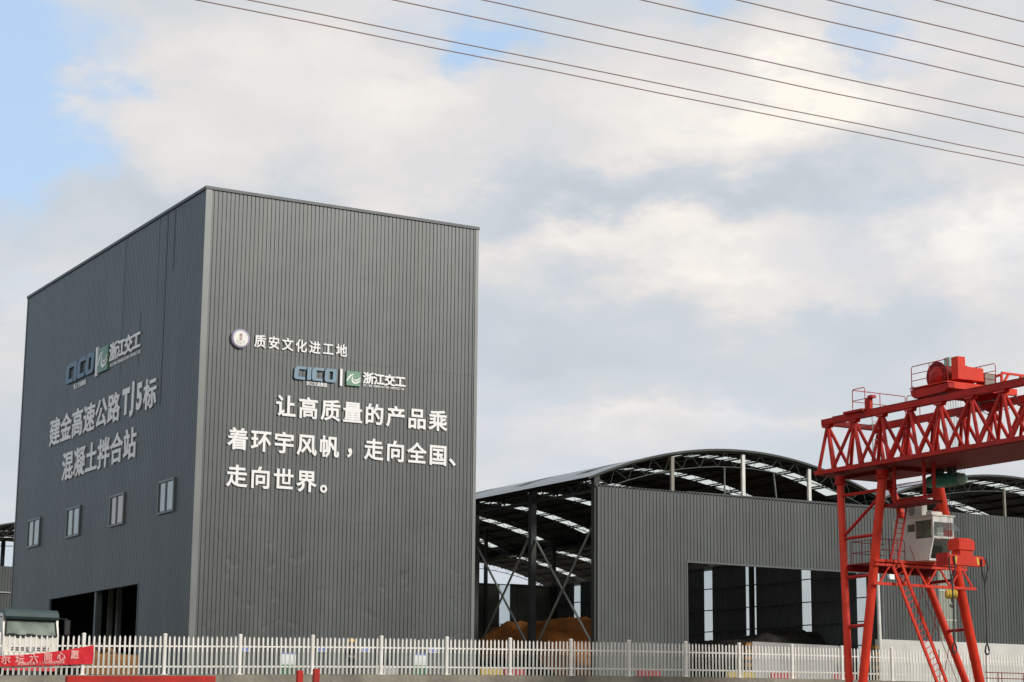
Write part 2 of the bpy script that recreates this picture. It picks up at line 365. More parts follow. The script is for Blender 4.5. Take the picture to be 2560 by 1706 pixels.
# ------------------------------------------------------------------ picket fence
PITCH = 3.24
posts = [15.5, 18.8, 22.15, 25.57, 28.98, 32.27, 35.57, 38.81, 42.02, 45.24, 48.44, 51.61, 54.81, 57.92, 61.1, 64.2] + [64.2 + 3.2 * k for k in range(1, 7)]
fence = thing('picket_fence', (25.57, FY, gz(25.57)), 'long cream white picket fence with pointed slats on the concrete wall', 'fence')
for k, x in enumerate(posts):
    b = B(); z = gz(x)
    b.box((x - .06, FY - .06, z), (x + .06, FY + .06, z + 1.60))
    b.box((x - .07, FY - .07, z + 1.60), (x + .07, FY + .07, z + 1.635))
    b.hexa([(x - .07, FY - .07, z + 1.635), (x + .07, FY - .07, z + 1.635), (x + .07, FY + .07, z + 1.635), (x - .07, FY + .07, z + 1.635), (x - .03, FY - .03, z + 1.67), (x + .03, FY - .03, z + 1.67), (x + .03, FY + .03, z + 1.67), (x - .03, FY + .03, z + 1.67)])
    b.box((x - .13, FY - .13, z), (x + .13, FY + .13, z + .03))
    b.build('post', FENCE, fence)
rr = random.Random(4)
for k in range(len(posts) - 1):
    a, c = posts[k], posts[k + 1]
    za, zc = gz(a), gz(c)
    for h in (.33, 1.15):
        b = B(); b.bar((a + .075, FY + .035, za + h), (c - .075, FY + .035, zc + h), .04, .065); b.build('rail', FENCE, fence)
    b = B()
    for i in range(1, 16):
        x = a + (c - a) * i / 16 + rr.uniform(-.006, .006); z = gz(x); w = .036
        tip = 1.56 + rr.uniform(-.012, .012); flat = rr.random() < .035
        y0, y1 = FY - .018, FY + .012
        b.m = 0
        zt = z + tip - (.075 if not flat else .05)
        b.box((x - w, y0, z + .93), (x + w, y1, zt))
        if not flat: b.raw([(x - w, y0, zt), (x + w, y0, zt), (x + w, y1, zt), (x - w, y1, zt), (x - .010, y0, z + tip), (x + .010, y0, z + tip), (x + .010, y1, z + tip), (x - .010, y1, z + tip)], [(4, 5, 6, 7), (0, 1, 5, 4), (1, 2, 6, 5), (2, 3, 7, 6), (3, 0, 4, 7)])
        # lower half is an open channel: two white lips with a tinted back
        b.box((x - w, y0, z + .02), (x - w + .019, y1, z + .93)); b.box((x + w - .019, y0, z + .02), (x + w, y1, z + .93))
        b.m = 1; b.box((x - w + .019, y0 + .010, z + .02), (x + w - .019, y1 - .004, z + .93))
    # nothing stands quite true: the panel sags or leans a little
    lean, sag = rr.uniform(-.006, .006), rr.uniform(0, .012)
    b.v = [(x + lean * (z - za), y + .02 * math.sin(x * 1.7) * (z - za) / 1.6, z - sag * math.sin(math.pi * (x - a) / (c - a))) for x, y, z in b.v]
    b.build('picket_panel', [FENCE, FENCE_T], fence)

# ------------------------------------------------------------------ corrugated sheeting
def corr(b, P, u0, u1, z0, z1, pitch=.227, depth=.034, flip=1):
    """P(u, z, d) -> point with d towards the outside; sheet with trapezoid grooves"""
    prof = [(0, 0), (.160, 0), (.172, -depth), (.208, -depth), (pitch, 0)]
    us = []
    k0 = math.floor(u0 / pitch)
    u = k0 * pitch
    while u < u1:
        for a, d in prof[:-1]:
            if u0 < u + a < u1: us.append((u + a, d))
        u += pitch
    def dd(q):
        a = q - math.floor(q / pitch) * pitch
        for (a0, d0), (a1, d1) in zip(prof, prof[1:]):
            if a <= a1: return d0 + (d1 - d0) * (a - a0) / (a1 - a0)
        return 0
    us = [(u0, dd(u0))] + us + [(u1, dd(u1))]
    f0 = z0 if callable(z0) else (lambda _: z0); f1 = z1 if callable(z1) else (lambda _: z1)
    vs = []
    for u, d in us: vs += [P(u, f0(u), d), P(u, f1(u), d)]
    b.raw(vs, [(2 * i, 2 * i + 2, 2 * i + 3, 2 * i + 1)[::flip] for i in range(len(us) - 1)])

# ------------------------------------------------------------------ mixing tower
X0, Y0, TW, TD, TT = 35.82, 93.36, 15.92, 30.92, 27.55
tower = thing('mixing_tower', (X0, Y0, gz(X0)), 'tall dark grey ribbed steel mixing tower with white Chinese lettering', 'building')
PF = lambda u, z, d: (X0 + u, Y0 - d, z)
PL = lambda u, z, d: (X0 - d, Y0 + u, z)
b = B()
for za, zb, o in ((2.3, 10.84, 0), (10.78, 19.26, .008), (19.2, TT - .05, .016)): corr(b, lambda u, z, d: PF(u, z, d + o - .016), 0.02, TW - .02, za, zb)
b.build('front_wall', STEEL, tower)
OY0, OY1, OZ = 7.68, 22.85, 7.78
b = B(); corr(b, PL, .02, OY0, 2.2, TT - .05, flip=-1); corr(b, PL, OY1, TD - .02, 2.2, TT - .05, flip=-1); corr(b, PL, OY0, OY1, OZ, TT - .05, flip=-1)
b.build('side_wall', STEEL, tower)
b = B(); corr(b, lambda u, z, d: (X0 + TW + d, Y0 + u, z), .02, TD - .02, 2.3, TT - .05); corr(b, lambda u, z, d: (X0 + u, Y0 + TD + d, z), .02, TW - .02, 2.3, TT - .05)
b.build('rear_wall', STEEL, tower)
b = B(); b.box((X0 + .05, Y0 + .05, TT - .35), (X0 + TW - .05, Y0 + TD - .05, TT - .2)); b.build('roof', ROOF, tower)
b = B(); b.box((X0 + .2, Y0 + .2, 12.2), (X0 + TW - .2, Y0 + TD - .2, 12.45)); b.build('upper_floor', COPING, tower)
b = B()
b.box((X0 - .03, Y0 - .03, 2.3), (X0 + .30, Y0 - .004, TT - .16)); b.box((X0 - .03, Y0 - .003, 2.3), (X0 - .004, Y0 + .06, TT - .16))
b.build('corner_flashing', TRIM, tower); b = B()
b.box((X0 + TW - .16, Y0 - .03, 2.3), (X0 + TW + .03, Y0 - .004, TT - .16)); b.box((X0 + TW + .004, Y0 - .003, 2.3), (X0 + TW + .03, Y0 + .2, TT - .16))
b.build('corner_flashing', TRIM, tower); b = B()
b.box((X0 - .03, Y0 + TD - .10, 2.3), (X0 - .004, Y0 + TD + .03, TT - .16))
b.build('corner_flashing', TRIM, tower)
b = B()
b.box((X0 - .07, Y0 - .07, TT - .155), (X0 + TW + .07, Y0 + .10, TT)); b.box((X0 - .07, Y0 + .104, TT - .155), (X0 + .10, Y0 + TD + .07, TT))
b.box((X0 + TW - .10, Y0 + .104, TT - .155), (X0 + TW + .07, Y0 + TD + .07, TT)); b.box((X0 + .104, Y0 + TD - .1, TT - .155), (X0 + TW - .104, Y0 + TD + .07, TT))
b.build('coping', COPING, tower)
# lap seams that show as dark lines high on the side wall
b = B()
for u, z0, z1 in ((5.5, 17, TT - .2), (6.75, 22.5, TT - .2), (4.4, 24, TT - .2), (12.2, 19.5, TT - .2), (9.2, 19.6, 22.6)):
    b.box((X0 - .012, Y0 + u - .02, z0), (X0 - .004, Y0 + u + .02, z1))
b.build('lap_seam', DARK, tower)
# doorway post and frame
b = B(); b.box((X0 + .05, Y0 + 14.55, 2.3), (X0 + .40, Y0 + 14.85, OZ + .3)); b.build('door_post', COPING, tower)
b = B(); b.box((X0 - .02, Y0 + OY0 - .12, OZ - .06), (X0 + .12, Y0 + OY1 + .12, OZ + .02)); b.box((X0 - .02, Y0 + OY0 - .10, 2.3), (X0 + .12, Y0 + OY0, OZ - .064)); b.box((X0 - .02, Y0 + OY1, 2.3), (X0 + .12, Y0 + OY1 + .10, OZ - .064))
b.build('door_frame', COPING, tower)
# inside: hopper legs and a mixer deck, dim in the doorway
b = B()
for yy in (9.2, 10.6, 19.5, 21):
    for xx in (3, 6, 10): b.box((X0 + xx, Y0 + yy, 2.4), (X0 + xx + .25, Y0 + yy + .25, 9))
b.box((X0 + 2.5, Y0 + 9, 9.0), (X0 + 13, Y0 + 22, 9.4)); b.build('hopper_frame', GALV, tower)
b = B()
for yy in (8.4, 9.9): b.box((X0 + 1.2, Y0 + yy, 2.5), (X0 + 1.26, Y0 + yy + .06, 4.75))
b.box((X0 + 1.2, Y0 + 8.46, 4.69), (X0 + 1.26, Y0 + 9.9, 4.75)); b.build('inner_railing', WPOST, tower)
# four side windows
for k, (ya, yb) in enumerate(((2.72, 5.08), (10.32, 12.66), (17.84, 20.28), (25.46, 27.96))):
    fr = B(); za, zb = 11.10, 12.84
    x0, x1 = X0 - .10, X0 - .004
    fr.box((x0, Y0 + ya, za), (x1, Y0 + yb, za + .10)); fr.box((x0, Y0 + ya, zb - .12), (x1, Y0 + yb, zb))
    for y in (ya, yb - .13): fr.box((x0, Y0 + y, za + .10), (x1, Y0 + y + .13, zb - .12))
    w = fr.build('window', TRIM, tower)
    mid = (ya + yb) / 2
    pm = PANE_P if k == 1 else PANE
    for p0, p1 in ((ya + .17, mid - .13), (mid + .13, yb - .33)):
        q = B(); q.box((X0 - .05, Y0 + p0, za + .13), (X0 - .02, Y0 + p1, zb - .15)); q.build('pane', pm, w)
    q = B(); q.box((X0 - .07, Y0 + mid - .13, za + .10), (X0 - .010, Y0 + mid + .13, zb - .12)); q.box((X0 - .07, Y0 + yb - .33, za + .10), (X0 - .010, Y0 + yb - .13, zb - .12)); q.build('mullion_and_shade', DARK, w)  # dark mullion, and a far-side strip painting the frame's shadow

# lettering on the front
FX = lambda u, v, d: (X0 + u, Y0 - .012 - d, v)
def rowitems(s, u0, pitch, v, sw, sh): return [(c, u0 + pitch * i, v, sw, sh) for i, c in enumerate(s)]
b = B(); write(b, rowitems('让高质量的产品乘', 4.74, 1.262, 16.55, 1.15, 1.16), FX); b.build('lettering', WHITE, tower)
b = B(); it = rowitems('着环宇风帆', 2.18, 1.263, 14.64, 1.15, 1.16) + rowitems('走向全国', 9.80, 1.27, 14.70, 1.15, 1.16) + [('，', 8.41, 14.40, 1.15, 1.25), ('、', 14.48, 14.37, 1.2, 1.2)]
write(b, it[:5] + it[9:10], FX); b.build('lettering', WHITE, tower)
b = B(); write(b, it[5:9] + it[10:], FX); b.build('lettering', WHITE, tower)
b = B(); write(b, rowitems('走向世界', 2.19, 1.273, 12.76, 1.15, 1.16) + [('。', 6.98, 12.43, 1.15, 1.2)], FX); b.build('lettering', WHITE, tower)
b = B(); write(b, rowitems('质安文化进工地', 3.20, .767, 19.77, .66, .70), FX, .018); b.build('lettering', WHITE, tower)
# lettering on the side wall: text runs towards the viewer
LX = lambda u, v, d: (X0 - .012 - d, Y0 + u, v)
def rowside(s, u0, pitch, v, sw, sh): return [(c, u0 - pitch * i, v, -sw, sh) for i, c in enumerate(s)]
b = B(); write(b, rowside('建金高速公路', 23.49, 2.134, 17.80, 2.1, 1.74) + [('标', 7.02, 17.78, -2.0, 1.74)], LX, .020); write(b, [('T', 10.83, 17.86, -1.75, 1.95), ('J', 9.85, 17.86, -1.75, 1.95), ('5', 8.69, 17.86, -1.75, 1.95)], LX, .04); b.build('lettering', WHITE, tower)
b = B(); write(b, rowside('混凝土拌合站', 20.65, 2.156, 15.42, 2.1, 1.78), LX, .020); b.build('lettering', WHITE, tower)
# company mark: slanted letters, bar, green square, name
def mark(fn, place, parent):
    """place(part) -> (u, v, su, sv): centre and scale; outlines are drawn in a unit cell centred on 0"""
    def poly(b, pl, pts, d0, d1):
        u, v, su, sv = pl
        flip = su < 0
        P = [(u + x * su, v + y * sv) for x, y in (pts[::-1] if flip else pts)]
        b.prism(P, lambda a, c, k: fn(a, c, d1 if k == 0 else d0))
    s = .07
    def sl(pts): return [(x + y * s, y) for x, y in pts]
    Cpts = sl([(-.30, .5), (.5, .5), (.5, .29), (-.10, .29), (-.14, .25), (-.14, -.25), (-.10, -.29), (.44, -.29), (.44, -.5), (-.36, -.5), (-.5, -.36), (-.5, .34)])
    b = B()
    poly(b, place('C'), Cpts, 0, .10); poly(b, place('I'), sl([(-.5, -.5), (.5, -.5), (.5, .5), (-.5, .5)]), 0, .10); poly(b, place('C2'), Cpts, 0, .10)
    poly(b, place('O'), sl([(0, .5), (-.36, .5), (-.5, .36), (-.5, -.36), (-.36, -.5), (0, -.5), (0, -.29), (-.15, -.29), (-.15, .29), (0, .29)][::-1]), 0, .10)
    poly(b, place('O'), sl([(0, .5), (0, .29), (.17, .29), (.17, -.29), (0, -.29), (0, -.5), (.38, -.5), (.5, -.36), (.5, .36), (.38, .5)][::-1]), 0, .10)
    lb = b.build('lettering', LOGO_B, parent)
    b = B(); poly(b, place('bar'), [(-.5, -.5), (.5, -.5), (.5, .5), (-.5, .5)], 0, .08); b.build('divider_bar', WHITE, parent)
    b = B(); poly(b, place('sq'), [(-.5, -.5), (.5, -.5), (.5, .5), (-.5, .5)], 0, .10); g = b.build('green_square', LOGO_G, parent)
    def band(cx, cy, r0x, r0y, r1x, r1y, a0, a1, n=12, dy=0):
        o = [(cx + r0x * math.cos(R(a0 + (a1 - a0) * i / n)), cy + dy + r0y * math.sin(R(a0 + (a1 - a0) * i / n))) for i in range(n + 1)]
        q = [(cx + r1x * math.cos(R(a0 + (a1 - a0) * i / n)), cy + r1y * math.sin(R(a0 + (a1 - a0) * i / n))) for i in range(n, -1, -1)]
        return o + q
    b = B()
    # left crest rising and hooking over, right wave of two ribbons
    poly(b, place('sq'), [(-.5, -.10), (-.38, .12), (-.20, .28), (-.02, .33), (.0, .28), (-.14, .20), (-.30, .02), (-.44, -.18), (-.5, -.22)][::-1], .101, .115)
    poly(b, place('sq'), [(-.08, .18), (-.16, .0), (-.16, -.16), (-.08, -.30), (.08, -.37), (.26, -.32), (.42, -.20), (.5, -.12), (.5, -.05), (.34, -.16), (.18, -.24), (.04, -.22), (-.06, -.08), (-.06, .06)], .101, .115)
    poly(b, place('sq'), [(.02, .0), (.06, -.12), (.18, -.17), (.34, -.08), (.5, .06), (.5, .14), (.34, .02), (.20, -.08), (.10, -.05)], .101, .115)
    b.build('swoosh', WHITE, g)
    b = B(); sg = -1 if place('sq')[2] < 0 else 1
    nm = place('name'); pit = nm[2] / 4
    write(b, [(c, nm[0] - nm[2] * .5 + pit * (i + .5), nm[1], pit * 1.04, nm[3]) for i, c in enumerate('浙江交工')], fn, .034, .06)
    b.build('lettering', WHITE, parent)
    b = B(); e = place('eng'); t = 'ZHEJIANG COMMUNICATIONS CONSTRUCTION'; p_ = e[2] / len(t)
    write(b, [(c, e[0] - e[2] * .5 + p_ * (i + .5), e[1], p_ * 1.35, e[3] * 1.25) for i, c in enumerate(t) if c != ' '], fn, .02, .03)
    b.build('lettering', WHITE, parent)
    b = B(); e = place('zh'); t = '浙江交通集团'; p_ = e[2] / len(t)
    write(b, [(c, e[0] - e[2] * .5 + p_ * (i + .5), e[1], p_ * .98, e[3] * 1.08) for i, c in enumerate(t)], fn, .02, .03)
    b.build('lettering', WHITE, parent)
front = {'C': (5.47, 18.34, .66, .69), 'I': (5.97, 18.35, .22, .67), 'C2': (6.46, 18.36, .66, .70), 'O': (7.20, 18.37, .68, .72), 'bar': (7.81, 18.33, .13, .91), 'sq': (8.51, 18.33, .80, .76), 'name': (10.33, 18.45, 2.50, .63), 'eng': (10.30, 18.06, 2.43, .14), 'zh': (6.44, 17.85, 1.19, .21)}
side = {'C': (20.95, 20.97, -1.50, 1.15), 'I': (19.95, 20.97, -.50, 1.20), 'C2': (18.85, 21.0, -1.50, 1.18), 'O': (17.30, 21.0, -1.45, 1.22), 'bar': (16.15, 20.92, -.36, 1.70), 'sq': (14.99, 20.89, -1.66, 1.42), 'name': (11.48, 21.08, -5.05, 1.06), 'eng': (11.40, 20.36, -5.0, .20), 'zh': (19.19, 20.06, -2.30, .30)}
mark(FX, lambda k: front[k], tower)
mark(LX, lambda k: side[k], tower)
# round emblem
em = B(); ce = (X0 + 2.10, Y0 - .012, 19.78)
em.lathe((ce[0], Y0 - .005, ce[2]), (ce[0], Y0 - 1, ce[2]), [(0, .50), (.13, .50), (.13, .40)], 40); emo = em.build('emblem', RIM, tower)
q = B(); q.lathe((ce[0], Y0 - .132, ce[2]), (ce[0], Y0 - 1, ce[2]), [(0, .40), (.02, .395)], 40); q.build('emblem_face', EMBW, emo)
q = B(); FE = lambda u, v, d: (X0 + u, Y0 - .158 - d, v)
write(q, [('质', 2.10, 19.95, .18, .19), ('安', 2.10, 19.76, .18, .19)], FE, .01, .008); q.build('lettering', EMBR, emo)
q = B()
for sg in (-1, 1):
    q.path([(ce[0], Y0 - .157, 19.46), (ce[0] + sg * .03, Y0 - .157, 19.58), (ce[0] + sg * .14, Y0 - .157, 19.64), (ce[0] + sg * .22, Y0 - .157, 19.70)], .008, 5)
    q.path([(ce[0] + sg * .22, Y0 - .157, 19.70), (ce[0] + sg * .17, Y0 - .157, 19.54), (ce[0] + sg * .06, Y0 - .157, 19.46)], .007, 5)
q.build('leaf_outline', EMBL, emo)
# plaques low on the front wall
for k, (x, z, lb) in enumerate(((38.77, 4.18, 'small blue and white plaque on the tower wall left of both notice boards'), (42.93, 4.28, 'small blue and white plaque on the tower wall above the block and black bag'), (45.43, 4.33, 'small blue and white plaque on the tower wall right of the helmeted worker'), (49.32, 4.40, 'small blue and white plaque on the tower wall near its right edge'))):
    b = B(); b.box((x - .24, Y0 - .04, z - .13), (x + .24, Y0 - .008, z + .13)); b.m = 1; b.box((x - .20, Y0 - .046, z - .11), (x + .21, Y0 - .041, z + .06))
    tag(b.build('wall_plaque', [BOARD, BLUE]), lb, 'sign', 'plaques along the tower wall')

# ------------------------------------------------------------------ barrel roofed sheds
EAVE, RISE = 14.1, 2.05
SY0, BAY = 91.2, 6.9
def shed(name, label, XL, YF, YB, rows_y, left_cols=True, trusses=None, split_posts=True):
    XR = XL + 20.0; xc = XL + 10
    zr = lambda x: EAVE + RISE * (1 - ((x - xc) / 10.0) ** 2)
    root = thing(name, (XL, YF, gz(XL)), label, 'shed')
    nxs = 33; us = []
    x = XL - .55
    cells = []
    # cells across the arch: skylight pieces 1.06 m between dark purlin strips .24 m
    while x < XR + .5:
        cells.append((x, min(x + .18, XR + .55), False)); x += .18
        if x >= XR + .5: break
        cells.append((x, min(x + 1.12, XR + .55), True)); x += 1.12
    ybreak = [YF - .25]
    for y in rows_y: ybreak += [y - .72, y + .72]
    ybreak.append(YB)
    rb, sbs = B(), [B() for _ in rows_y]
    for j in range(len(ybreak) - 1):
        y0, y1 = ybreak[j], ybreak[j + 1]; sk = j % 2 == 1
        for a, c, lit in cells:
            tgt = sbs[(j - 1) // 2] if (sk and lit and XL + .9 < (a + c) / 2 < XR - .9) else rb
            m_ = (a + c) / 2
            tgt.face([(a, y0, zr(a)), (m_, y0, zr(m_)), (c, y0, zr(c)), (c, y1, zr(c)), (m_, y1, zr(m_)), (a, y1, zr(a))], False)
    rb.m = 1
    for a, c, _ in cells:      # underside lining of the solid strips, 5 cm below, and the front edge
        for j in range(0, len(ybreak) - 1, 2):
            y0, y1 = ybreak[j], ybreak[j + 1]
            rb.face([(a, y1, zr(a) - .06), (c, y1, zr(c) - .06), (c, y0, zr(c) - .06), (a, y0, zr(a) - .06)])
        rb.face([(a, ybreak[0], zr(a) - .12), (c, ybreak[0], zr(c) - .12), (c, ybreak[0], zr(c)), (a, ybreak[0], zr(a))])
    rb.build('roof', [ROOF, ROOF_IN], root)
    # standing seams on the outer skin
    for sb in sbs: sb.build('skylight', SKYL, root)
    ty = trusses if trusses is not None else [YF + BAY * k for k in range(int((YB - YF) / BAY) + 1)]
    for y in ty:
        t = B(); n = 16
        top = [(XL + 20 * i / n, y, zr(XL + 20 * i / n) - .16) for i in range(n + 1)]
        bot = [(XL + .35 + 19.3 * (i + .5) / n, y, zr(XL + .35 + 19.3 * (i + .5) / n) - 1.0) for i in range(n)]
        t.path(top, .045, 6); t.path([top[0]] + bot + [top[-1]], .030, 6)
        for i in range(n): t.tube(top[i], bot[i], .014, 5); t.tube(bot[i], top[i + 1], .014, 5)
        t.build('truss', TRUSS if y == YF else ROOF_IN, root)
    pb = B()
    for a, c, lit in cells:
        if not lit and XL - .2 < a < XR: pb.box((a + .05, YF, zr(a + .1) - .16), (a + .13, YB - .1, zr(a + .1) - .075))
    o = pb.build('purlin', ROOF_IN, root)
    return root, zr
rows1 = [94.15 + 6.9 * k for k in range(10)]
sh1, zr1 = shed('storage_shed', 'open sided barrel roofed grey storage shed right beside the tower', 58.0, SY0, 165.0, rows1)
sh2, zr2 = shed('storage_shed', 'barrel roofed shed behind the red gantry crane with white plinth', 78.05, SY0 + .02, 163.0, rows1)
sh0, zr0 = shed('storage_shed', 'far barrel roofed shed showing past the left edge of the tower', 38.0, 150.0, 170.0, [152.9, 159.8, 166.7])
YF1 = SY0
# columns along the open left side of the first shed, cross braces between them
def col(root, x, y, z0, z1, m=ROOF_IN, w=.3):
    b = B(); b.box((x - w / 2, y - w / 2, z0), (x + w / 2, y + w / 2, z1)); return b.build('column', m, root)
lc = [SY0 + 6.7 * k for k in range(11)]
for y in lc: col(sh1, 58.12, y + .15, 2.7, EAVE - .05, ROOF_IN, .34)
b = B(); b.bar((58.12, SY0 + .3, EAVE - .15), (58.12, 164.8, EAVE - .15), .2, .2); b.bar((58.12, SY0 + .3, EAVE - .9), (58.12, 164.8, EAVE - .9), .14, .14)
for k in range(36):
    y = SY0 + .3 + 2.0 * k
    b.bar((58.12, y, EAVE - .9), (58.12, y + 1.0, EAVE - .2), .06, .06); b.bar((58.12, y + 1.0, EAVE - .2), (58.12, y + 2.0, EAVE - .9), .06, .06)
b.build('eave_girder', ROOF_IN, sh1)
for y0, y1 in ((lc[0], lc[1]), (lc[1], lc[2])):
    for za, zb, dx in ((11.4, 4.4, 0), (4.6, 11.2, .14)):
        b = B(); b.tube((58.05 + dx, y0 + .2, za), (58.05 + dx, y1 + .1, zb), .065, 8); b.build('cross_brace', GALV, sh1)
# front wall with the wide doorway
PW = lambda u, z, d: (u, YF1 - .12 - d, z)
b = B(); corr(b, PW, 58.08, 64.0, 2.6, 13.5); corr(b, PW, 64.0, 77.46, 9.66, lambda u: 13.5 + .005 * (u - 58)); corr(b, PW, 77.46, 78.02, 5.78, 13.58)
b.build('front_wall', STEEL_S, sh1)
b = B(); b.box((63.9, YF1 - .16, 9.56), (77.5, YF1 + .1, 9.655)); b.box((58.0, YF1 - .12, 13.4), (78.0, YF1 - .02, 13.48)); b.box((63.92, YF1 - .15, 2.6), (64.0, YF1 + .1, 9.55)); b.build('wall_girt', COPING, sh1)
b = B(); corr(b, PW, 78.06, 82.3, 5.78, lambda u: 13.6); corr(b, PW, 83.6, 106, 5.8, lambda u: 13.6); corr(b, PW, 82.3, 83.6, 12.6, 13.6); b.build('front_wall', STEEL_S, sh2)
b = B(); corr(b, PW, 82.3, 83.6, 5.79, 12.6); b.build('daylight_panel', PALES, sh2)
b = B()
for z in (7.05, 8.8, 10.5, 12.2): b.box((82.28, YF1 - .135, z), (83.62, YF1 - .122, z + .06))
b.build('panel_girt', CONC_W, sh2)
b = B(); b.box((77.46, YF1 - .28, 2.7), (110, YF1 + .1, 5.77)); b.build('plinth', CONC_W, sh2)
for x, m in ((63.1, BEIGE), (68.0, WPOST), (72.75, WPOST)):
    b = B(); b.box((x - .10, YF1 - .06, 9.7), (x + .10, YF1 + .10, zr1(x) - .25)); b.build('wall_post', m, sh1)
for x in (83, 88, 93):
    b = B(); b.box((x - .06, YF1 - .06, 9.7), (x + .06, YF1 + .08, zr2(x) - .8)); b.build('wall_post', BEIGE, sh2)
for xa, xb in ((66.9, 67.55), (70.4, 71.5)):
    b = B(); b.tube((xa, YF1 + .3, zr1(xa) - 1.0), (xb, YF1 + 1.2, 11.6), .05, 8); b.build('knee_brace', GALV, sh1)
# dividing wall at X = 78 with daylight strips, and the rear wall
XS = 78.0
PS = lambda u, z, d: (XS - .05 - d, u, z)
strips = [(92.55, 93.45), (97.82, 98.69), (103.35, 104.42), (108.12, 109.03), (113.6, 114.5), (119.2, 120.1), (124.55, 125.4)]
b = B(); y = SY0 + .2
for a, c in strips + [(128.3, 128.3)]:
    corr(b, PS, y, a, 2.6, 11.2, flip=-1); y = c
b.build('side_wall', STEEL_D, sh1)
for a, c in strips:
    q = B(); q.face([(XS - .05, a, 4.0), (XS - .05, c, 4.0), (XS - .05, c, 11.18), (XS - .05, a, 11.18)]); q.build('daylight_strip', STRIP, sh1)
b = B()
for z in (4.1, 5.5, 6.9, 8.3, 9.7, 11.1): b.box((XS - .20, SY0 + .2, z - .03), (XS - .10, 128.2, z + .03))
b.build('wall_girt', COPING, sh1)
for y in (91.5, 103.55, 115.9, 128.0): col(sh1, XS - .25, y, 2.7, EAVE - .1, ROOF_IN, .26)
PB = lambda u, z, d: (u, 128.3 - d, z)
b = B(); corr(b, PB, 58.2, 73.3, 2.6, 11.05); corr(b, PB, 74.16, XS - .1, 2.6, 11.1); b.build('rear_wall', STEEL_LIT, sh1)
b = B()
for z in (5.0, 8.1, 11.0): b.box((58.2, 128.12, z - .03), (XS - .1, 128.22, z + .03))
b.build('rear_girt', COPING, sh1)
q = B(); q.face([(73.3, 128.3, 4.0), (74.16, 128.3, 4.0), (74.16, 128.3, 11.05), (73.3, 128.3, 11.05)]); q.build('daylight_strip', STRIP, sh1)
for x in (62, 71.0, 71.7): col(sh1, x, 127.6, 2.7, zr1(x) - .9, ROOF_IN, .22)
# far shed behind the tower
b = B(); corr(b, lambda u, z, d: (u, 149.9 - d, z), 38, 58, 2.6, 12.3); b.build('front_wall', STEEL_D, sh0)
b = B(); b.box((38, 149.78, 10.30), (58, 149.84, 10.38)); b.build('wall_girt', GALV, sh0)
for x in (38.2, 48, 57.8):
    for y in (150.2, 160, 169.8): col(sh0, x, y, 2.6, zr0(x) - .1)
for x in (98.0,):
    for k in range(11): col(sh2, x, SY0 + .2 + 6.9 * k, 2.7, EAVE - .1)

# heaps, partition
def heap(name, x0, x1, y0, y1, hfun, mat, label, cat, seed):
    rng = random.Random(seed); nX, nY = 40, 24; vs = []
    ph = [(rng.uniform(0, 6), rng.uniform(.3, 1.6), rng.uniform(.3, 1.6), rng.uniform(.02, .07)) for _ in range(14)]
    for j in range(nY + 1):
        for i in range(nX + 1):
            u, v = i / nX, j / nY; x = x0 + (x1 - x0) * u; y = y0 + (y1 - y0) * v
            h = hfun(u, v); k = min(1, h / .6)
            h += k * sum(a * math.sin(p_ + fx * x * 2 + fy * y * 2) for p_, fx, fy, a in ph) + k * rng.uniform(-.05, .05)
            vs.append((x, y, gz(x) - .06 + max(0, h)))
    b = B(); b.raw(vs, [(j * (nX + 1) + i, j * (nX + 1) + i + 1, (j + 1) * (nX + 1) + i + 1, (j + 1) * (nX + 1) + i) for j in range(nY) for i in range(nX)], True)
    return tag(b.build(name, mat), label, cat)
def hump(lst):
    def f(u, v):
        h = 0
        for cu_, cv_, ru, rv, a in lst:
            d = math.hypot((u - cu_) / ru, (v - cv_) / rv); h = max(h, a * max(0, 1 - d) if d > .25 else a * (.75 + .25 - d * .6 * d * 4 * .25 - .06))
        return h
    return f
heap('sand_heap', 58.4, 68.2, 95.0, 112, lambda u, v: max(0, min(3.5 + .9 * u, 11 * v, 16 * (1 - v), 7 * u + 1.7, 14 * (1 - u))), BROWN, 'long orange brown sand heap filling the open bay of the shed', 'sand heap', 2)
heap('gravel_heap', 69.0, 77.8, 94.0, 101.0, lambda u, v: max(0, min(9 * v, 12 * (1 - v), 2.5 + 1.0 * u + .35 * math.exp(-((u - .8) / .12) ** 2) + .25 * math.exp(-((u - .55) / .1) ** 2), 6 * u + 1.6)), DARKAGG, 'dark gravel heap behind the pale block wall in the doorway', 'gravel heap', 5)
b = B()
b.prism([(69.9, 2.7), (77.0, 2.7), (77.0, 4.6), (76.2, 5.42), (69.9, 5.48)], lambda u, v, k: (u, 93.1 + .4 * k, v))
tag(b.build('partition_wall', CONC_L), 'pale low block wall inside the shed doorway with dark gravel behind', 'wall')
for x, y, lb in ((69.45, 93.0, 'yellow and black striped guard post at the left end of the block wall'), (77.25, 91.0, 'yellow and black striped guard post at the right doorway edge')):
    b = B(); b.box((x - .17, y - .17, 2.75), (x + .17, y + .17, 5.40)); tag(b.build('guard_post', HAZ), lb, 'guard post', 'striped guard posts at the doorway')

# white lamp pole before the shed
pole = thing('lamp_pole', (75.1, 88, 2.9), 'slim white pole with a small floodlight beside the crane leg', 'pole')
b = B(); b.tube((75.05, 88, 2.9), (74.97, 88, 9.7), .11, 12, .085); b.build('pole_shaft', WPOST, pole)
b = B(); b.bar((74.97, 87.9, 9.35), (75.6, 87.7, 9.35), .05, .05); b.build('arm', WPOST, pole)
b = B(); b.hexa([(75.45, 87.5, 8.95), (75.8, 87.5, 8.95), (75.8, 87.7, 9.05), (75.45, 87.7, 9.05), (75.45, 87.55, 9.3), (75.8, 87.55, 9.3), (75.8, 87.75, 9.3), (75.45, 87.75, 9.3)]); b.build('floodlight', BOARD, pole)

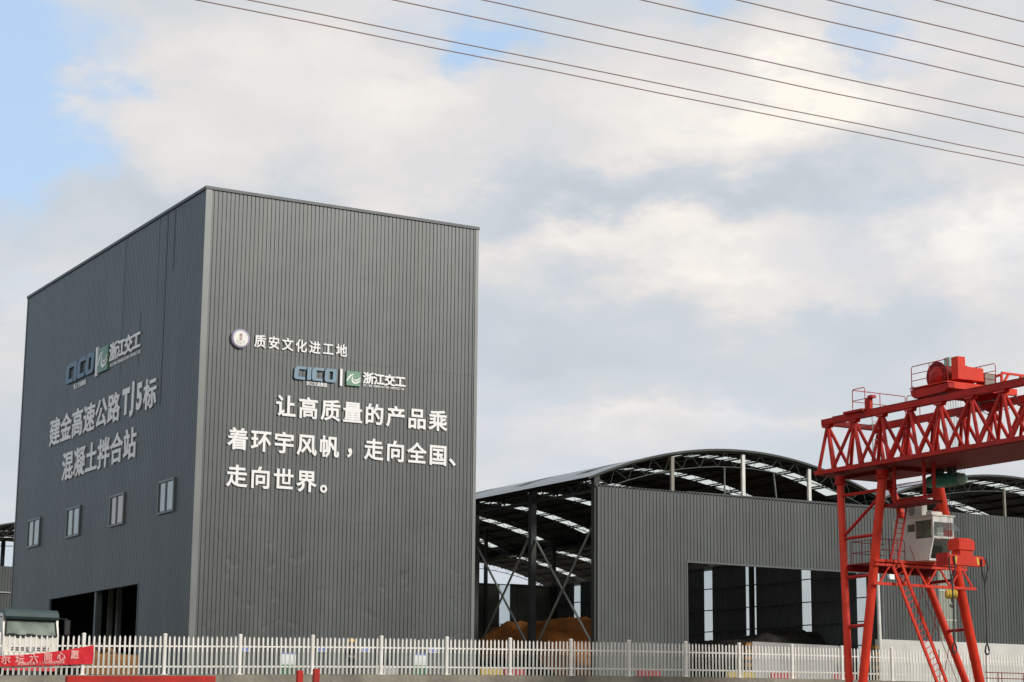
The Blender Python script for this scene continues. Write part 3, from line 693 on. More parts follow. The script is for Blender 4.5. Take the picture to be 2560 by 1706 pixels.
# ------------------------------------------------------------------ yard things behind the fence
def notice(x, y, label):
    z = gz(x)
    t = thing('notice_board', (x, y, z), label, 'notice board', 'notice boards by the fence')
    b = B(); b.box((x - .32, y - .02, z + .42), (x + .32, y + .02, z + .98)); b.build('panel', BOARD, t)
    b = B(); b.box((x - .32, y - .028, z + .90), (x + .32, y - .021, z + .98)); b.build('header', BLUE, t)
    b = B(); b.box((x - .32, y - .028, z + .42), (x + .32, y - .021, z + .46))
    for s_ in (-.24, .0, .24): b.box((x + s_ - .03, y + .021, z), (x + s_ + .03, y + .06, z + .80))
    b.build('stand', BOARDG, t)
notice(35.28, 80, 'white notice board on green legs, nearer the left barrier beam')
notice(41.67, 80, 'white notice board on green legs, right of the helmeted worker')
def barrier(x0, x1, y, mat, label, h=.36):
    z = gz((x0 + x1) / 2) - .02; d = .34
    t = thing('water_barrier', ((x0 + x1) / 2, y, z), label, 'barrier', 'plastic barriers behind the fence')
    pr = [(-.5, 0), (.5, 0), (.5, .28), (.3, .45), (.22, 1), (-.22, 1), (-.3, .45), (-.5, .28)]
    b = B(); b.prism([(a * d, c * h) for a, c in pr], lambda u, v, k: ((x1 if k == 0 else x0), y + u, z + v)); b.build('body', mat, t)
    for i in range(2):
        c = x0 + (x1 - x0) * (i + .5) / 2
        b = B(); b.box((c - .10, y - d / 2 - .006, z), (c + .10, y - d / 2 - .001, z + .09)); b.build('fork_slot', BLACK, t)
barrier(44.71, 45.86, 80, YEL_B, 'yellow plastic barrier at the open bay beside the tower')
barrier(45.94, 47.07, 80, RED_P, 'red plastic barrier touching the yellow one by the open bay')
barrier(53.23, 54.56, 80, RED_P, 'red plastic barrier alone before the blank grey shed wall')
barrier(58.51, 60.13, 80, YEL_B, 'yellow plastic barrier below the striped post and block wall')
barrier(61.12, 62.65, 80, RED_P, 'red plastic barrier before the pale block wall')
barrier(65.09, 66.4, 80, RED_P, 'red plastic barrier close behind the crane leg')
b = B(); z = gz(42.5); b.box((42.4, 86.0, z), (43.5, 86.6, z + .62)); tag(b.build('concrete_block', CONC_L), 'low grey concrete block before the tower front carrying a black bag', 'concrete block')
b = B(); b.lathe((43.1, 86.3, z + .61), (43.1, 86.3, z + 3), [(0, .18), (.12, .22), (.3, .2), (.46, .12), (.5, .05)], 12); tag(b.build('black_bag', CLOTH), 'black bag standing on the concrete block', 'bag')

# worker with a yellow helmet
def skinned(name, mat, vs, es, rad, parent):
    me = bpy.data.meshes.new(name); me.from_pydata(vs, es, []); me.materials.append(mat)
    o = bpy.data.objects.new(name, me); COL.objects.link(o); attach(o, parent)
    md = o.modifiers.new('skin', 'SKIN'); md.use_smooth_shade = True
    for i, r_ in enumerate(rad): me.skin_vertices[0].data[i].radius = (r_, r_)
    me.skin_vertices[0].data[0].use_root = True
    o.modifiers.new('sub', 'SUBSURF').levels = 1
    o.modifiers['sub'].render_levels = 2
    return o
px, py, pz = 40.15, 84.0, gz(40.15) - .03
wk = thing('person', (px, py, pz), 'worker in dark clothes and yellow helmet standing behind the fence', 'person')
P = lambda x, y, z: (px + x, py + y, pz + z)
vs = [P(0, 0, .92), P(0, 0, 1.12), P(0, .01, 1.34), P(0, 0, 1.46), P(0, -.01, 1.54), P(0, -.02, 1.64), P(0, -.01, 1.72),
      P(.17, .01, 1.38), P(.24, 0, 1.12), P(.20, -.14, .92), P(.17, -.20, .86), P(-.17, .01, 1.38), P(-.26, 0, 1.13), P(-.25, -.08, .88), P(-.25, -.10, .80),
      P(.10, 0, .86), P(.12, -.01, .48), P(.12, .02, .09), P(.12, -.12, .04), P(-.10, 0, .86), P(-.14, .02, .48), P(-.15, .05, .09), P(-.16, -.09, .04)]
es = [(0, 1), (1, 2), (2, 3), (3, 4), (4, 5), (5, 6), (2, 7), (7, 8), (8, 9), (9, 10), (2, 11), (11, 12), (12, 13), (13, 14), (0, 15), (15, 16), (16, 17), (17, 18), (0, 19), (19, 20), (20, 21), (21, 22)]
rad = [.13, .12, .14, .07, .055, .095, .085, .065, .048, .036, .040, .065, .048, .036, .040, .085, .06, .042, .045, .085, .06, .042, .045]
skinned('body', SKIN, vs, es, rad, wk)
ju = [0, 1, 2, 7, 8, 9, 11, 12, 13]; mpv = {v: i for i, v in enumerate(ju)}
skinned('jacket', CLOTH, [vs[i] for i in ju], [(mpv[a], mpv[c]) for a, c in es if a in mpv and c in mpv], [.155, .15, .17, .08, .064, .052, .08, .064, .052], wk)
tr = [0, 15, 16, 17, 19, 20, 21]; mpt = {v: i for i, v in enumerate(tr)}
skinned('trousers', CLOTH, [vs[i] for i in tr], [(mpt[a], mpt[c]) for a, c in es if a in mpt and c in mpt], [.145, .105, .08, .062, .105, .08, .062], wk)
b = B(); hz_ = pz + 1.66
b.lathe((px, py - .01, hz_), (px, py - .01, hz_ + 1), [(0, .150), (.012, .150), (.02, .125), (.08, .118), (.13, .085), (.155, .03)], 16); b.build('helmet', HELM, wk)
b = B(); b.box((px - .012, py - .13, pz + 1.60), (px + .012, py - .10, pz + 1.645)); b.build('nose', SKIN, wk)

# ------------------------------------------------------------------ mixer truck, front towards the viewer
tx, ty_, tz = 24.55, 82.0, gz(24.55) + .06
truck = thing('mixer_truck', (tx, ty_, tz), 'white concrete mixer truck with dark green visor behind the banner', 'truck')
T = lambda x, y, z: (tx + x, ty_ + y, tz + z)
hw = 1.17
def xprism(b, prof, x0, x1): b.prism(prof, lambda u, v, k: T(x0 if k else x1, u, v))
b = B(); xprism(b, [(0, .95), (-.03, 1.62), (.16, 2.38), (.30, 2.55), (1.9, 2.55), (1.9, .75), (.2, .75)], -hw, hw); cab = b.build('cab', CABW, truck)
b = B()
# curved visor: full width, overhanging the windscreen
xprism(b, [(.10, 2.28), (-.10, 2.30), (-.16, 2.40), (-.08, 2.58), (.12, 2.70), (1.7, 2.72), (1.7, 2.556), (.30, 2.556), (.155, 2.40)], -hw + .04, hw - .06); b.build('visor', CABG, cab)
b = B()
w0, w1 = hw - .12, hw - .17
b.hexa([T(-w0, -.055, 1.66), T(w0, -.055, 1.66), T(w0, .02, 1.66), T(-w0, .02, 1.66), T(-w1, .115, 2.30), T(w1, .115, 2.30), T(w1, .16, 2.30), T(-w1, .16, 2.30)]); b.build('windscreen', WINDSH, cab)
b = B()
for (xa, za), (xb, zb) in (((-w0 - .02, 1.63), (w0 + .02, 1.63)), ((-w0 - .02, 1.63), (-w1 - .02, 2.32)), ((w0 + .02, 1.63), (w1 + .02, 2.32))):
    f = lambda z: -.065 + (z - 1.66) * .266
    b.path([T(xa, f(za), za), T(xb, f(zb), zb)], .036, 6)
b.bar(T(-w1, .085, 2.29), T(w1, .085, 2.29), .05, .10)  # black band under the visor stands in for its shadow
b.build('seal_and_visor_shade', BLACK, cab)
b = B(); f = lambda z: -.10 + (z - 1.66) * .266
for xa in (-.75, .0): b.path([T(xa + .35, f(1.62), 1.62), T(xa, f(1.70), 1.70), T(xa - .22, f(1.69), 1.69)], .014, 5)
b.build('wiper', BLACK, cab)
b = B()
for xx in (-.55, -.30, .42, .68): b.box(T(xx - .085, -.045, 1.52), T(xx + .085, -.012, 1.585))
b.build('wiper_vent', DARK, cab)
b = B()
for r_ in range(3): b.box(T(-.78, -.035, 1.19 - .085 * r_), T(.78, -.008, 1.235 - .085 * r_))
b.build('grille', DARK, cab)
b = B(); b.lathe(T(.0, -.03, 1.10), T(.0, -1, 1.10), [(0, .17), (.03, .17), (.05, .12)], 20); b.build('badge', GALV, cab)
b = B()
xprism(b, [(-.16, .45), (-.20, .62), (-.16, .92), (.0, .945), (.2, .74), (.2, .45)], -hw - .03, hw + .03); bm = b.build('bumper', CABW, truck)
b = B()
xprism(b, [(-.15, .20), (-.17, .43), (.1, .43), (.1, .20)], -hw + .05, hw - .05); b.build('red_skirt', RED_P, bm)
for s_ in (-1, 1):
    b = B(); b.box(T(s_ * .92 - .17, -.225, .62), T(s_ * .92 + .17, -.18, .82)); b.build('headlight', PANE, bm)
b = B(); b.box(T(-.5, -.222, .56), T(.55, -.19, .68)); b.build('air_slot', DARK, bm)
for s_ in (-1, 1):
    b = B(); x = s_ * (hw + .34)
    b.hexa([T(x - .10, -.10, 1.72), T(x + .10, -.10, 1.72), T(x + .10, .03, 1.72), T(x - .10, .03, 1.72), T(x - .11, -.08, 2.32), T(x + .11, -.08, 2.32), T(x + .11, .05, 2.32), T(x - .11, .05, 2.32)])
    m_ = b.build('mirror', BLACK, cab)
    b = B(); b.path([T(s_ * hw, .25, 2.38), T(x, .0, 2.36), T(x, .0, 2.30)], .02, 6); b.path([T(s_ * hw, .25, 1.68), T(x, .0, 1.66), T(x, .0, 1.74)], .02, 6); b.build('mirror_arm', BLACK, m_)
for s_ in (-1, 1):
    b = B(); b.face([T(s_ * (hw + .003), .45, 1.7), T(s_ * (hw + .003), 1.5, 1.7), T(s_ * (hw + .003), 1.4, 2.3), T(s_ * (hw + .003), .55, 2.3)][::s_]); b.build('side_window', WINDSH, cab)
b = B(); b.box(T(-.45, 1.5, .7), T(-.30, 9, .95)); b.box(T(.30, 1.5, .7), T(.45, 9, .95)); b.build('chassis', DARK, truck)
b = B(); b.lathe(T(-.35, 2.9, 1.75), T(-.95, 8.6, 2.65), [(0, .45), (.25, .75), (1.4, 1.02), (3.0, 1.04), (4.6, .8), (5.8, .48), (6.0, .42)], 28); b.build('drum', CABW, truck)
b = B(); b.box(T(-.6, 2.2, .95), T(.6, 2.5, 2.2)); b.box(T(-.7, 7.9, .95), T(.7, 8.15, 2.6)); b.build('drum_stand', DARK, truck)
b = B(); b.lathe(T(-.1, 8.4, 3.6), T(-.1, 8.7, 4.1), [(0, .3), (.5, .62)], 16); b.build('hopper', CABW, truck)
for y in (1.1, 5.6, 6.95):
    for s_ in (-1, 1):
        b = B(); b.lathe(T(s_ * .86, y, .52), T(s_ * 3, y, .52), [(0, .40), (.03, .52), (.27, .52), (.30, .40)], 22); wh = b.build('wheel', BLACK, truck)
        q = B(); q.lathe(T(s_ * 1.10, y, .52), T(s_ * 3, y, .52), [(0, .30), (.066, .29), (.07, .12)], 18); q.build('rim', GALV, wh)

# ------------------------------------------------------------------ yellow wheel loader behind the fence
lx, ly, lz = 29.0, 87.0, gz(29.7) - .03
ld = thing('wheel_loader', (lx, ly, lz), 'low dirty yellow wheel loader behind the fence near the tower doorway', 'loader')
Lf = lambda x, y, z: (lx + x, ly + y, lz + z)
b = B(); b.prism([(-.2, .75), (.05, 1.30), (.6, 1.52), (2.3, 1.45), (2.55, 1.2), (2.55, .70)], lambda u, v, k: Lf(-.62 + 1.3 * (1 - k), u, v)); b.build('engine_hood', YEL, ld)
b = B(); b.prism([(-2.3, .15), (-2.35, .80), (-2.0, 1.05), (-1.72, .95), (-1.95, .35), (-1.75, .12)], lambda u, v, k: Lf(-1.25 + 2.5 * (1 - k), u, v)); b.build('bucket', YEL, ld)
for s_ in (-1, 1):
    b = B(); b.path([Lf(s_ * .42, -1.85, .6), Lf(s_ * .42, -1.2, 1.15), Lf(s_ * .42, -.4, 1.35), Lf(s_ * .42, .2, 1.25)], .12, 8); b.build('boom_arm', YEL, ld)
    for y in (-.75, 1.7):
        b = B(); b.lathe(Lf(s_ * .70, y, .58), Lf(s_ * 3, y, .58), [(0, .42), (.05, .58), (.36, .58), (.40, .44)], 22); wh = b.build('wheel', BLACK, ld)
        q = B(); q.lathe(Lf(s_ * 1.0, y, .58), Lf(s_ * 3, y, .58), [(0, .32), (.106, .30), (.11, .12)], 18); q.build('rim', YEL, wh)
b = B(); b.box(Lf(-.5, -1.3, .5), Lf(.5, -.1, .85)); b.build('front_frame', YEL, ld)
b = B(); b.prism([(-.15, 1.3), (-.1, 1.62), (0, 1.62), (.1, 1.34)], lambda u, v, k: Lf(-.25 + .5 * (1 - k), u, v)); b.build('seat', BLACK, ld)

# ------------------------------------------------------------------ banner hung on the fence
BY = FY - .11
def btop(x): t = (x - 20.2) / 5.75; return 2.86 + .59 * t ** 2.2
def bbot(x): t = (x - 20.2) / 5.75; return 2.45 + .26 * t ** 1.3
b = B(); n = 46; m_ = 6; vs = []
def bw(x, v): return BY - .02 - .018 * math.sin(x * 5.3 + v * 2) - .012 * math.sin(x * 13 + v * 7)
for i in range(n + 1):
    x = 20.2 + 5.75 * i / n
    for j in range(m_ + 1): v = j / m_; vs.append((x, bw(x, v), bbot(x) + (btop(x) - bbot(x)) * v))
b.raw(vs, [(i * (m_ + 1) + j, (i + 1) * (m_ + 1) + j, (i + 1) * (m_ + 1) + j + 1, i * (m_ + 1) + j + 1) for i in range(n) for j in range(m_)], True)
ban = tag(b.build('banner', BANNER), 'red cloth banner with pale characters tied slanting across the fence', 'banner')
def bplace(u, v, d): return (u, bw(u, .5) - .03 - d, v)
b = B()
it = []
for c, x in zip('尔坛六同心愿', (22.42, 22.98, 23.53, 24.10, 24.63, 25.18)):
    it.append((c, x, bbot(x) + (btop(x) - bbot(x)) * .62, .36, .36))
write(b, it, bplace, .030, .006); b.build('lettering', BANTXT, ban)
b = B(); t = '建金高速公路TJ5标项目经理部宣'; it = []
for i, c in enumerate(t):
    x = 22.95 + 1.78 * i / (len(t) - 1); it.append((c, x, bbot(x) + (btop(x) - bbot(x)) * .20, .12, .125))
write(b, it, bplace, .02, .005); b.build('lettering', BANTXT, ban)

# ------------------------------------------------------------------ red steel before the wall
rbm = thing('steel_beam', (26.5, 74, 1.0), 'long red steel beam on short stub legs below the fence', 'beam')
b = B(); b.hexa([(23.6, 73.85, 1.86), (29.5, 73.85, 1.98), (29.5, 74.15, 1.98), (23.6, 74.15, 1.86), (23.6, 73.85, 2.10), (29.5, 73.85, 2.225), (29.5, 74.15, 2.225), (23.6, 74.15, 2.10)]); b.build('beam_web', RED, rbm)
b = B()
for k in range(7):
    x = 23.8 + k * .93; b.box((x - .12, 73.9, .75), (x + .12, 74.1, 1.855 + k * .018))
b.build('stub_leg', RED_D, rbm)
for x, z1, lb in ((33.1, 2.52, 'short red steel post below the fence, the lower left of two'), (33.82, 2.60, 'short red steel post below the fence, the taller right of two')):
    b = B(); b.bar((x - .02, 74, .7), (x + .03, 74, z1), .23, .2, (0, 1, 0)); tag(b.build('steel_post', RED), lb, 'post', 'red steel posts before the fence')
rl = thing('pipe_railing', (67.5, 70, 1.0), 'rusty red pipe railing at the foot of the crane leg', 'railing')
b = B()
for z in (3.12, 2.86): b.tube((65.9, 70, z), (74, 70, z), .022, 6)
b.build('rail', RED_D, rl)
for x in (66.7, 66.95, 68.3, 69.9, 71.5, 73.1):
    b = B(); b.tube((x, 70, .7), (x, 70, 3.12), .022, 6); b.build('upright', RED_D, rl)

# ------------------------------------------------------------------ red gantry crane
CX1, CX2, ZT, ZB = 57.5, 60.5, 14.2, 11.85
YE, YN = 70.9, 40.0                  # far end, near end outside the picture
crane = thing('gantry_crane', (59, 68.3, 1.0), 'big red double girder gantry crane on tubular legs', 'crane')
NOD = [70.67 - 1.87 * k for k in range(17)]
for cx in (CX1, CX2):
    b = B(); b.box((cx - .15, YN, ZT - .13), (cx + .15, YE + .05, ZT + .13)); b.build('top_chord', RED, crane)
    b = B(); b.box((cx - .035, YN, ZT + .135), (cx + .035, YE - .6, ZT + .20)); b.build('rail', RED_D, crane)
    for s_ in (-.5, .5):
        b = B(); b.box((cx + s_ - .08, YN, ZB - .09), (cx + s_ + .08, YE + .12, ZB + .09)); b.build('bottom_chord', RED, crane)
    b = B()
    for i, y in enumerate(NOD):
        top = (cx, y, ZT - .14)
        for s_ in (-.5, .5):
            b.tube(top, (cx + s_, y - .93, ZB + .08), .082, 8)
            b.tube(top, (cx + s_, y + (.93 if i else .08), ZB + .08), .082, 8)
            if i % 3 == 1: b.tube(top, (cx + s_, y, ZB + .08), .06, 8)
    for y in NOD: b.hexa([(cx - .16, y - .2, ZT - .26), (cx + .16, y - .2, ZT - .26), (cx + .16, y + .2, ZT - .26), (cx - .16, y + .2, ZT - .26), (cx - .12, y - .3, ZT - .135), (cx + .12, y - .3, ZT - .135), (cx + .12, y + .3, ZT - .135), (cx - .12, y + .3, ZT - .135)])
    b.build('truss_web', RED, crane)
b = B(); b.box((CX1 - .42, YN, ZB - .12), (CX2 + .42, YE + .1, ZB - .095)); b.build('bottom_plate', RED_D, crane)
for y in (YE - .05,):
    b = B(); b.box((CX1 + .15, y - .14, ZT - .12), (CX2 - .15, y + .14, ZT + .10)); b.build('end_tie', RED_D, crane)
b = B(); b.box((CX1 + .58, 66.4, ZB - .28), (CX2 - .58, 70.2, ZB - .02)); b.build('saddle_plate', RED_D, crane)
LEG = {'far_l': ((CX1 - .1, 69.75, 11.32), (56.65, 68.55, 2.3), .165), 'near_l': ((CX1 + .05, 67.05, 11.32), (56.95, 68.10, 1.9), .20), 'far_r': ((CX2 - .1, 69.8, 11.32), (63.55, 68.6, 2.3), .165), 'near_r': ((CX2 + .1, 66.9, 11.32), (63.8, 67.95, 1.9), .22)}
for k, (a, c, r_) in LEG.items():
    b = B(); b.tube(c, a, r_, 20); lg = b.build('leg', RED_B, crane)
    q = B(); a = Vector(a); q.lathe(a - Vector((0, 0, .12)), a + Vector((0, 0, 1)), [(0, r_ + .02), (.02, r_ + .13), (.10, r_ + .13), (.12, r_ + .06), (.42, r_ + .08)], 20); q.build('leg_flange', RED, lg)
def at(k, z):
    a, c, _ = LEG[k]; t = (z - c[2]) / (a[2] - c[2]); return Vector(c) + (Vector(a) - Vector(c)) * t
for sfx in ('l', 'r'):
    for z in (10.7, 8.75, 7.0, 4.85):
        b = B(); b.tube(at('far_' + sfx, z), at('near_' + sfx, z + .05), .075, 10); b.build('leg_rung', RED, crane)
    b = B(); b.tube(at('far_' + sfx, 8.8), at('near_' + sfx, 10.5), .075, 10); b.build('leg_brace', RED, crane)
    x = 56.85 if sfx == 'l' else 63.7
    b = B(); b.box((x - .35, 67.6, 1.35), (x + .35, 69.0, 2.3)); b.build('leg_base', RED, crane)
b = B(); b.box((55.9, 67.9, 1.0), (64.7, 68.6, 1.6)); b.build('sill_beam', RED, crane)
# tie truss carrying the cabin floor
PY = 67.25
pa, pb_ = at('near_l', 7.62), at('near_r', 7.62)
b = B()
b.box((57.1, PY - .10, 7.60), (62.4, PY + .05, 7.72)); b.box((57.1, PY - .10, 7.44), (62.4, PY + .05, 7.54)); b.box((57.0, PY - .10, 6.60), (62.9, PY + .02, 6.72))
for i in range(4):
    xa = 57.35 + 1.35 * i
    b.bar((xa, PY - .03, 6.68), (xa + .62, PY - .03, 7.48), .07, .07, (0, 1, 0)); b.bar((xa + .78, PY - .03, 7.48), (xa + 1.35, PY - .03, 6.68), .07, .07, (0, 1, 0))
b.build('tie_truss', RED_B, crane)
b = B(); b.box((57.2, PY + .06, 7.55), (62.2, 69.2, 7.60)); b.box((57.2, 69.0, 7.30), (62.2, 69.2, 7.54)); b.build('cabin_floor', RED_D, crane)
# operator cabin
CXa, CXb = 59.36, 60.55
low = [(66.30, 7.72), (65.98, 8.70), (68.5, 8.70), (68.5, 7.72)]
b = B(); T4 = .05
for x in (CXa, CXb - T4):
    b.prism(low, lambda u, v, k: (x + T4 if k == 0 else x, u, v))
b.box((CXa, 67.02, 8.703), (CXa + T4, 67.10, 9.62)); b.box((CXa, 67.60, 8.703), (CXa + T4, 68.5, 9.62)); b.box((CXa, 67.103, 8.703), (CXa + T4, 67.597, 9.02)); b.box((CXa, 67.103, 9.34), (CXa + T4, 67.597, 9.62)); b.box((CXa, 65.98, 9.44), (CXa + T4, 67.017, 9.62)); b.box((CXa, 65.98, 8.703), (CXa + T4, 66.02, 9.437))
b.box((CXb - T4, 65.98, 9.44), (CXb, 68.5, 9.62)); b.box((CXb - T4, 67.3, 8.703), (CXb, 68.5, 9.437)); b.box((CXb - T4, 65.98, 8.703), (CXb, 66.02, 9.437))
b.box((CXa + T4 + .002, 68.45, 7.72), (CXb - T4 - .002, 68.5, 9.62)); b.box((CXa + T4 + .002, 66.35, 7.72), (CXb - T4 - .002, 68.447, 7.77))
cabin = b.build('cabin', CABW, crane)
b = B(); b.box((59.75, 66.95, 7.775), (60.15, 67.4, 8.25)); b.box((59.75, 67.32, 8.252), (60.15, 67.45, 8.85)); b.box((59.45, 66.6, 7.775), (59.68, 67.3, 8.4)); b.box((60.2, 66.6, 7.775), (60.42, 67.3, 8.4)); b.build('operator_seat', CABG, cabin)
b = B()
b.face([(CXa + .02, 66.02, 8.70), (CXa + .02, 67.02, 8.70), (CXa + .02, 67.02, 9.44), (CXa + .02, 66.02, 9.44)]); b.face([(CXa + .02, 67.1, 9.02), (CXa + .02, 67.6, 9.02), (CXa + .02, 67.6, 9.34), (CXa + .02, 67.1, 9.34)])
b.build('side_pane', GLAZE, cabin)
b = B(); sw_ = lambda z: 66.30 + (65.98 - 66.30) * (z - 7.72) / .98 - .006
b.face([(CXa + .06, sw_(7.82), 7.82), (CXb - .06, sw_(7.82), 7.82), (CXb - .06, sw_(8.64), 8.64), (CXa + .06, sw_(8.64), 8.64)]); b.face([(CXa + .06, 65.974, 8.78), (CXb - .06, 65.974, 8.78), (CXb - .06, 65.974, 9.36), (CXa + .06, 65.974, 9.36)])
b.build('front_pane', GLAZE, cabin)
b = B()
for x in (CXa + .03, CXb - .03): b.bar((x, sw_(7.74) - .02, 7.74), (x, 65.955, 8.70), .06, .05, (0, 1, 0)); b.bar((x, 65.955, 8.76), (x, 65.955, 9.62), .06, .05, (0, 1, 0))
b.box((CXa, 65.93, 8.66), (CXb, 65.97, 8.75)); b.box((CXa + .06, 65.93, 9.36), (CXb - .06, 65.97, 9.62)); b.box((CXa, 66.24, 7.70), (CXb, 66.295, 7.79))
b.build('window_frame', WPOST, cabin)
b = B()
b.box((CXa - .02, 66.0, 8.69), (CXa - .005, 67.03, 8.72)); b.box((CXa - .02, 66.0, 9.42), (CXa - .005, 67.03, 9.45)); b.box((CXa - .02, 67.0, 8.72), (CXa - .005, 67.03, 9.42)); b.box((CXa - .02, 66.5, 8.72), (CXa - .005, 66.52, 9.42))
b.build('side_sash', DARK, cabin)
b = B(); b.hexa([(CXa + .1, 65.95, 9.36), (CXb - .02, 65.95, 9.36), (CXb - .02, 65.97, 9.38), (CXa + .1, 65.97, 9.38), (CXa + .1, 65.45, 8.98), (CXb - .02, 65.45, 8.98), (CXb - .02, 65.46, 9.00), (CXa + .1, 65.46, 9.00)]); b.build('tilted_pane', STRIP, cabin)
b = B(); b.box((CXa - .05, 65.88, 9.625), (CXb + .05, 68.55, 9.68)); b.build('cabin_roof', CABW, cabin)
b = B(); b.box((CXa + .12, 66.75, 9.685), (CXa + .42, 67.75, 10.25)); ac = b.build('air_conditioner', CONC_W, cabin)
b = B(); b.box((CXa + .15, 66.15, 9.685), (CXa + .75, 66.5, 9.84)); b.build('roof_box', CABW, cabin)
b = B(); b.lathe((CXa + .118, 67.42, 9.97), (CXa - 1, 67.42, 9.97), [(0, .235), (.012, .19), (.02, .05)], 20); b.build('fan_grille', BEIGE, cabin)
b = B()
for z in (8.15, 8.62):
    b.path([(57.4, PY + .1, z), (58.9, PY + .1, z), (58.95, PY + .1, z - .06), (58.95, PY + .1, 7.62)], .018, 6)
for x in (57.5, 58.1, 58.55): b.tube((x, PY + .1, 7.6), (x, PY + .1, 8.62), .018, 6)
for z in (8.1, 8.6): b.tube((57.4, PY + .1, z), (57.4, 69.1, z), .016, 6); b.tube((57.4, 69.1, z), (59.3, 69.1, z), .016, 6)
for y in (67.8, 68.4, 69.1): b.tube((57.4, y, 7.6), (57.4, y, 8.6), .016, 6)
b.build('cabin_railing', RED_D, crane)
def ladder(name, a, c, wv, n, m, w=.42, rail=.05):
    b = B(); a, c, wv = Vector(a), Vector(c), Vector(wv).normalized() * w / 2
    b.bar(a - wv, c - wv, rail, rail * 1.6); b.bar(a + wv, c + wv, rail, rail * 1.6)
    for i in range(n):
        q = a + (c - a) * ((i + .5) / n); b.tube(q - wv, q + wv, .018, 6)
    return b.build(name, m, crane)
ladder('upper_ladder', (58.0, 66.95, 7.62), (58.55, 66.9, 10.1), (1, 0, 0), 11, RED)
ladder('stair', (58.15, 66.95, 7.5), (61.1, 66.95, 1.2), (.8, 0, .42), 26, RED_B, .50, .08)
b = B(); b.path([(58.6, 66.6, 8.3), (58.9, 66.6, 7.6), (61.6, 66.6, 2.0)], .016, 6); b.path([(58.9, 66.6, 7.1), (61.5, 66.6, 1.6)], .014, 6)
for t in (.15, .4, .65, .9): b.tube((58.9 + 2.7 * t, 66.6, 7.6 - 5.6 * t), (58.7 + 2.7 * t, 66.7, 6.6 - 5.6 * t), .014, 6)
b.build('stair_handrail', RED_D, crane)
# service platform hanging under the girder
b = B(); b.box((57.65, 64.45, 9.98), (58.6, 67.2, 10.10)); b.build('hanging_platform', RED_D, crane)
b = B()
for x, y in ((57.75, 64.6), (58.3, 64.6), (57.75, 66.5)): b.bar((x, y, 10.0), (x, y, ZB - .1), .11, .11)
b.tube((57.75, 64.6, 10.9), (57.75, 67.1, 10.9), .02, 6); b.tube((58.5, 64.6, 10.9), (58.5, 67.1, 10.9), .02, 6); b.build('hanger', RED, crane)
# rail-end platform with handrails and anemometer at the far end
b = B(); b.box((CX1 - .3, 67.9, ZT + .14), (CX1 + .3, 69.2, ZT + .24)); b.box((CX1 - .05, 67.65, ZT + .14), (CX1 + .12, 67.95, ZT + .72)); b.box((CX1 - .10, 67.45, ZT + .68), (CX1 + .15, 67.75, ZT + .80)); b.build('end_platform', RED, crane)
b = B(); xa, xb = CX1 + .1, CX1 + 3.2; za = ZT + .24
def hoop(pts): b.path(pts, .02, 6)
hoop([(xa, 69.0, za), (xa, 69.0, za + .95), (xa, 68.95, za + 1.02), (xa, 68.2, za + 1.02), (xa, 68.15, za + .95), (xa, 68.15, za)]); b.tube((xa, 69.0, za + .5), (xa, 68.15, za + .5), .018, 6)
hoop([(xa, 69.0, za + .95), (xa + .06, 69.0, za + 1.0), (xb - .06, 69.0, za + 1.0), (xb, 69.0, za + .95), (xb, 69.0, za)]); b.tube((xa, 69.0, za + .48), (xb, 69.0, za + .48), .018, 6); b.tube((xa + 1.6, 69.0, za), (xa + 1.6, 69.0, za + 1.0), .018, 6)
hoop([(xb + .1, 69.0, za), (xb + .1, 69.0, za + .95), (xb + .1, 68.95, za + 1.02), (xb + .1, 68.2, za + 1.02), (xb + .1, 68.15, za + .95), (xb + .1, 68.15, za)]); b.tube((xb + .1, 69.0, za + .5), (xb + .1, 68.15, za + .5), .018, 6)
b.build('end_railing', RED, crane)
b = B(); b.tube((xb + .1, 68.4, za + 1.02), (xb + .1, 68.4, za + 1.35), .012, 6); b.bar((xb - .10, 68.4, za + 1.35), (xb + .3, 68.4, za + 1.35), .02, .02)
for x in (xb - .10, xb + .3): b.lathe((x, 68.4, za + 1.31), (x, 68.4, za + 2), [(0, .02), (.04, .06), (.08, .02)], 8)
b.build('anemometer', DARK, crane)
b = B()
for z in (12.1, 13.9): b.path([(CX1 + .9, 70.2, z), (CX1 + .9, 67.5, z)], .02, 6)
for i in range(8): b.tube((CX1 + .7, 68.4, 12.1 + .27 * i), (CX1 + 1.1, 68.4, 12.1 + .27 * i), .014, 5)
b.tube((CX1 + .7, 68.4, 11.9), (CX1 + .7, 68.4, 14.2), .018, 6); b.tube((CX1 + 1.1, 68.4, 11.9), (CX1 + 1.1, 68.4, 14.2), .018, 6)
b.build('access_ladder', GALV, crane)

# ------------------------------------------------------------------ hoist trolley on the rails
tr_ = thing('hoist_trolley', (59, 63.7, ZT + .2), 'red hoist trolley with drum and handrails on top of the crane girders', 'trolley')
for cx in (CX1, CX2):
    b = B(); s0 = cx - .16
    b.prism([(64.85, 14.80), (62.45, 14.80), (62.45, 14.60), (62.75, 14.46), (64.60, 14.42), (64.74, 14.52), (64.80, 14.62)], lambda u, v, k: (cx + .16 if k == 0 else cx - .16, u, v)); eb = b.build('end_carriage', RED, tr_)
    for y in (62.9, 64.35):
        q = B(); q.lathe((cx - .06, y, ZT + .38), (cx + 1, y, ZT + .38), [(0, .20), (.12, .20)], 16); q.build('wheel', DARK, eb)
b = B(); b.box((CX1 + .17, 62.45, 14.60), (CX2 + .75, 62.65, 14.84)); b.box((CX1 + .17, 64.6, 14.60), (CX2 - .17, 64.82, 14.80)); b.box((CX1 - .2, 62.5, 14.845), (CX2 + .8, 64.85, 14.89)); b.build('deck', RED_B, tr_)
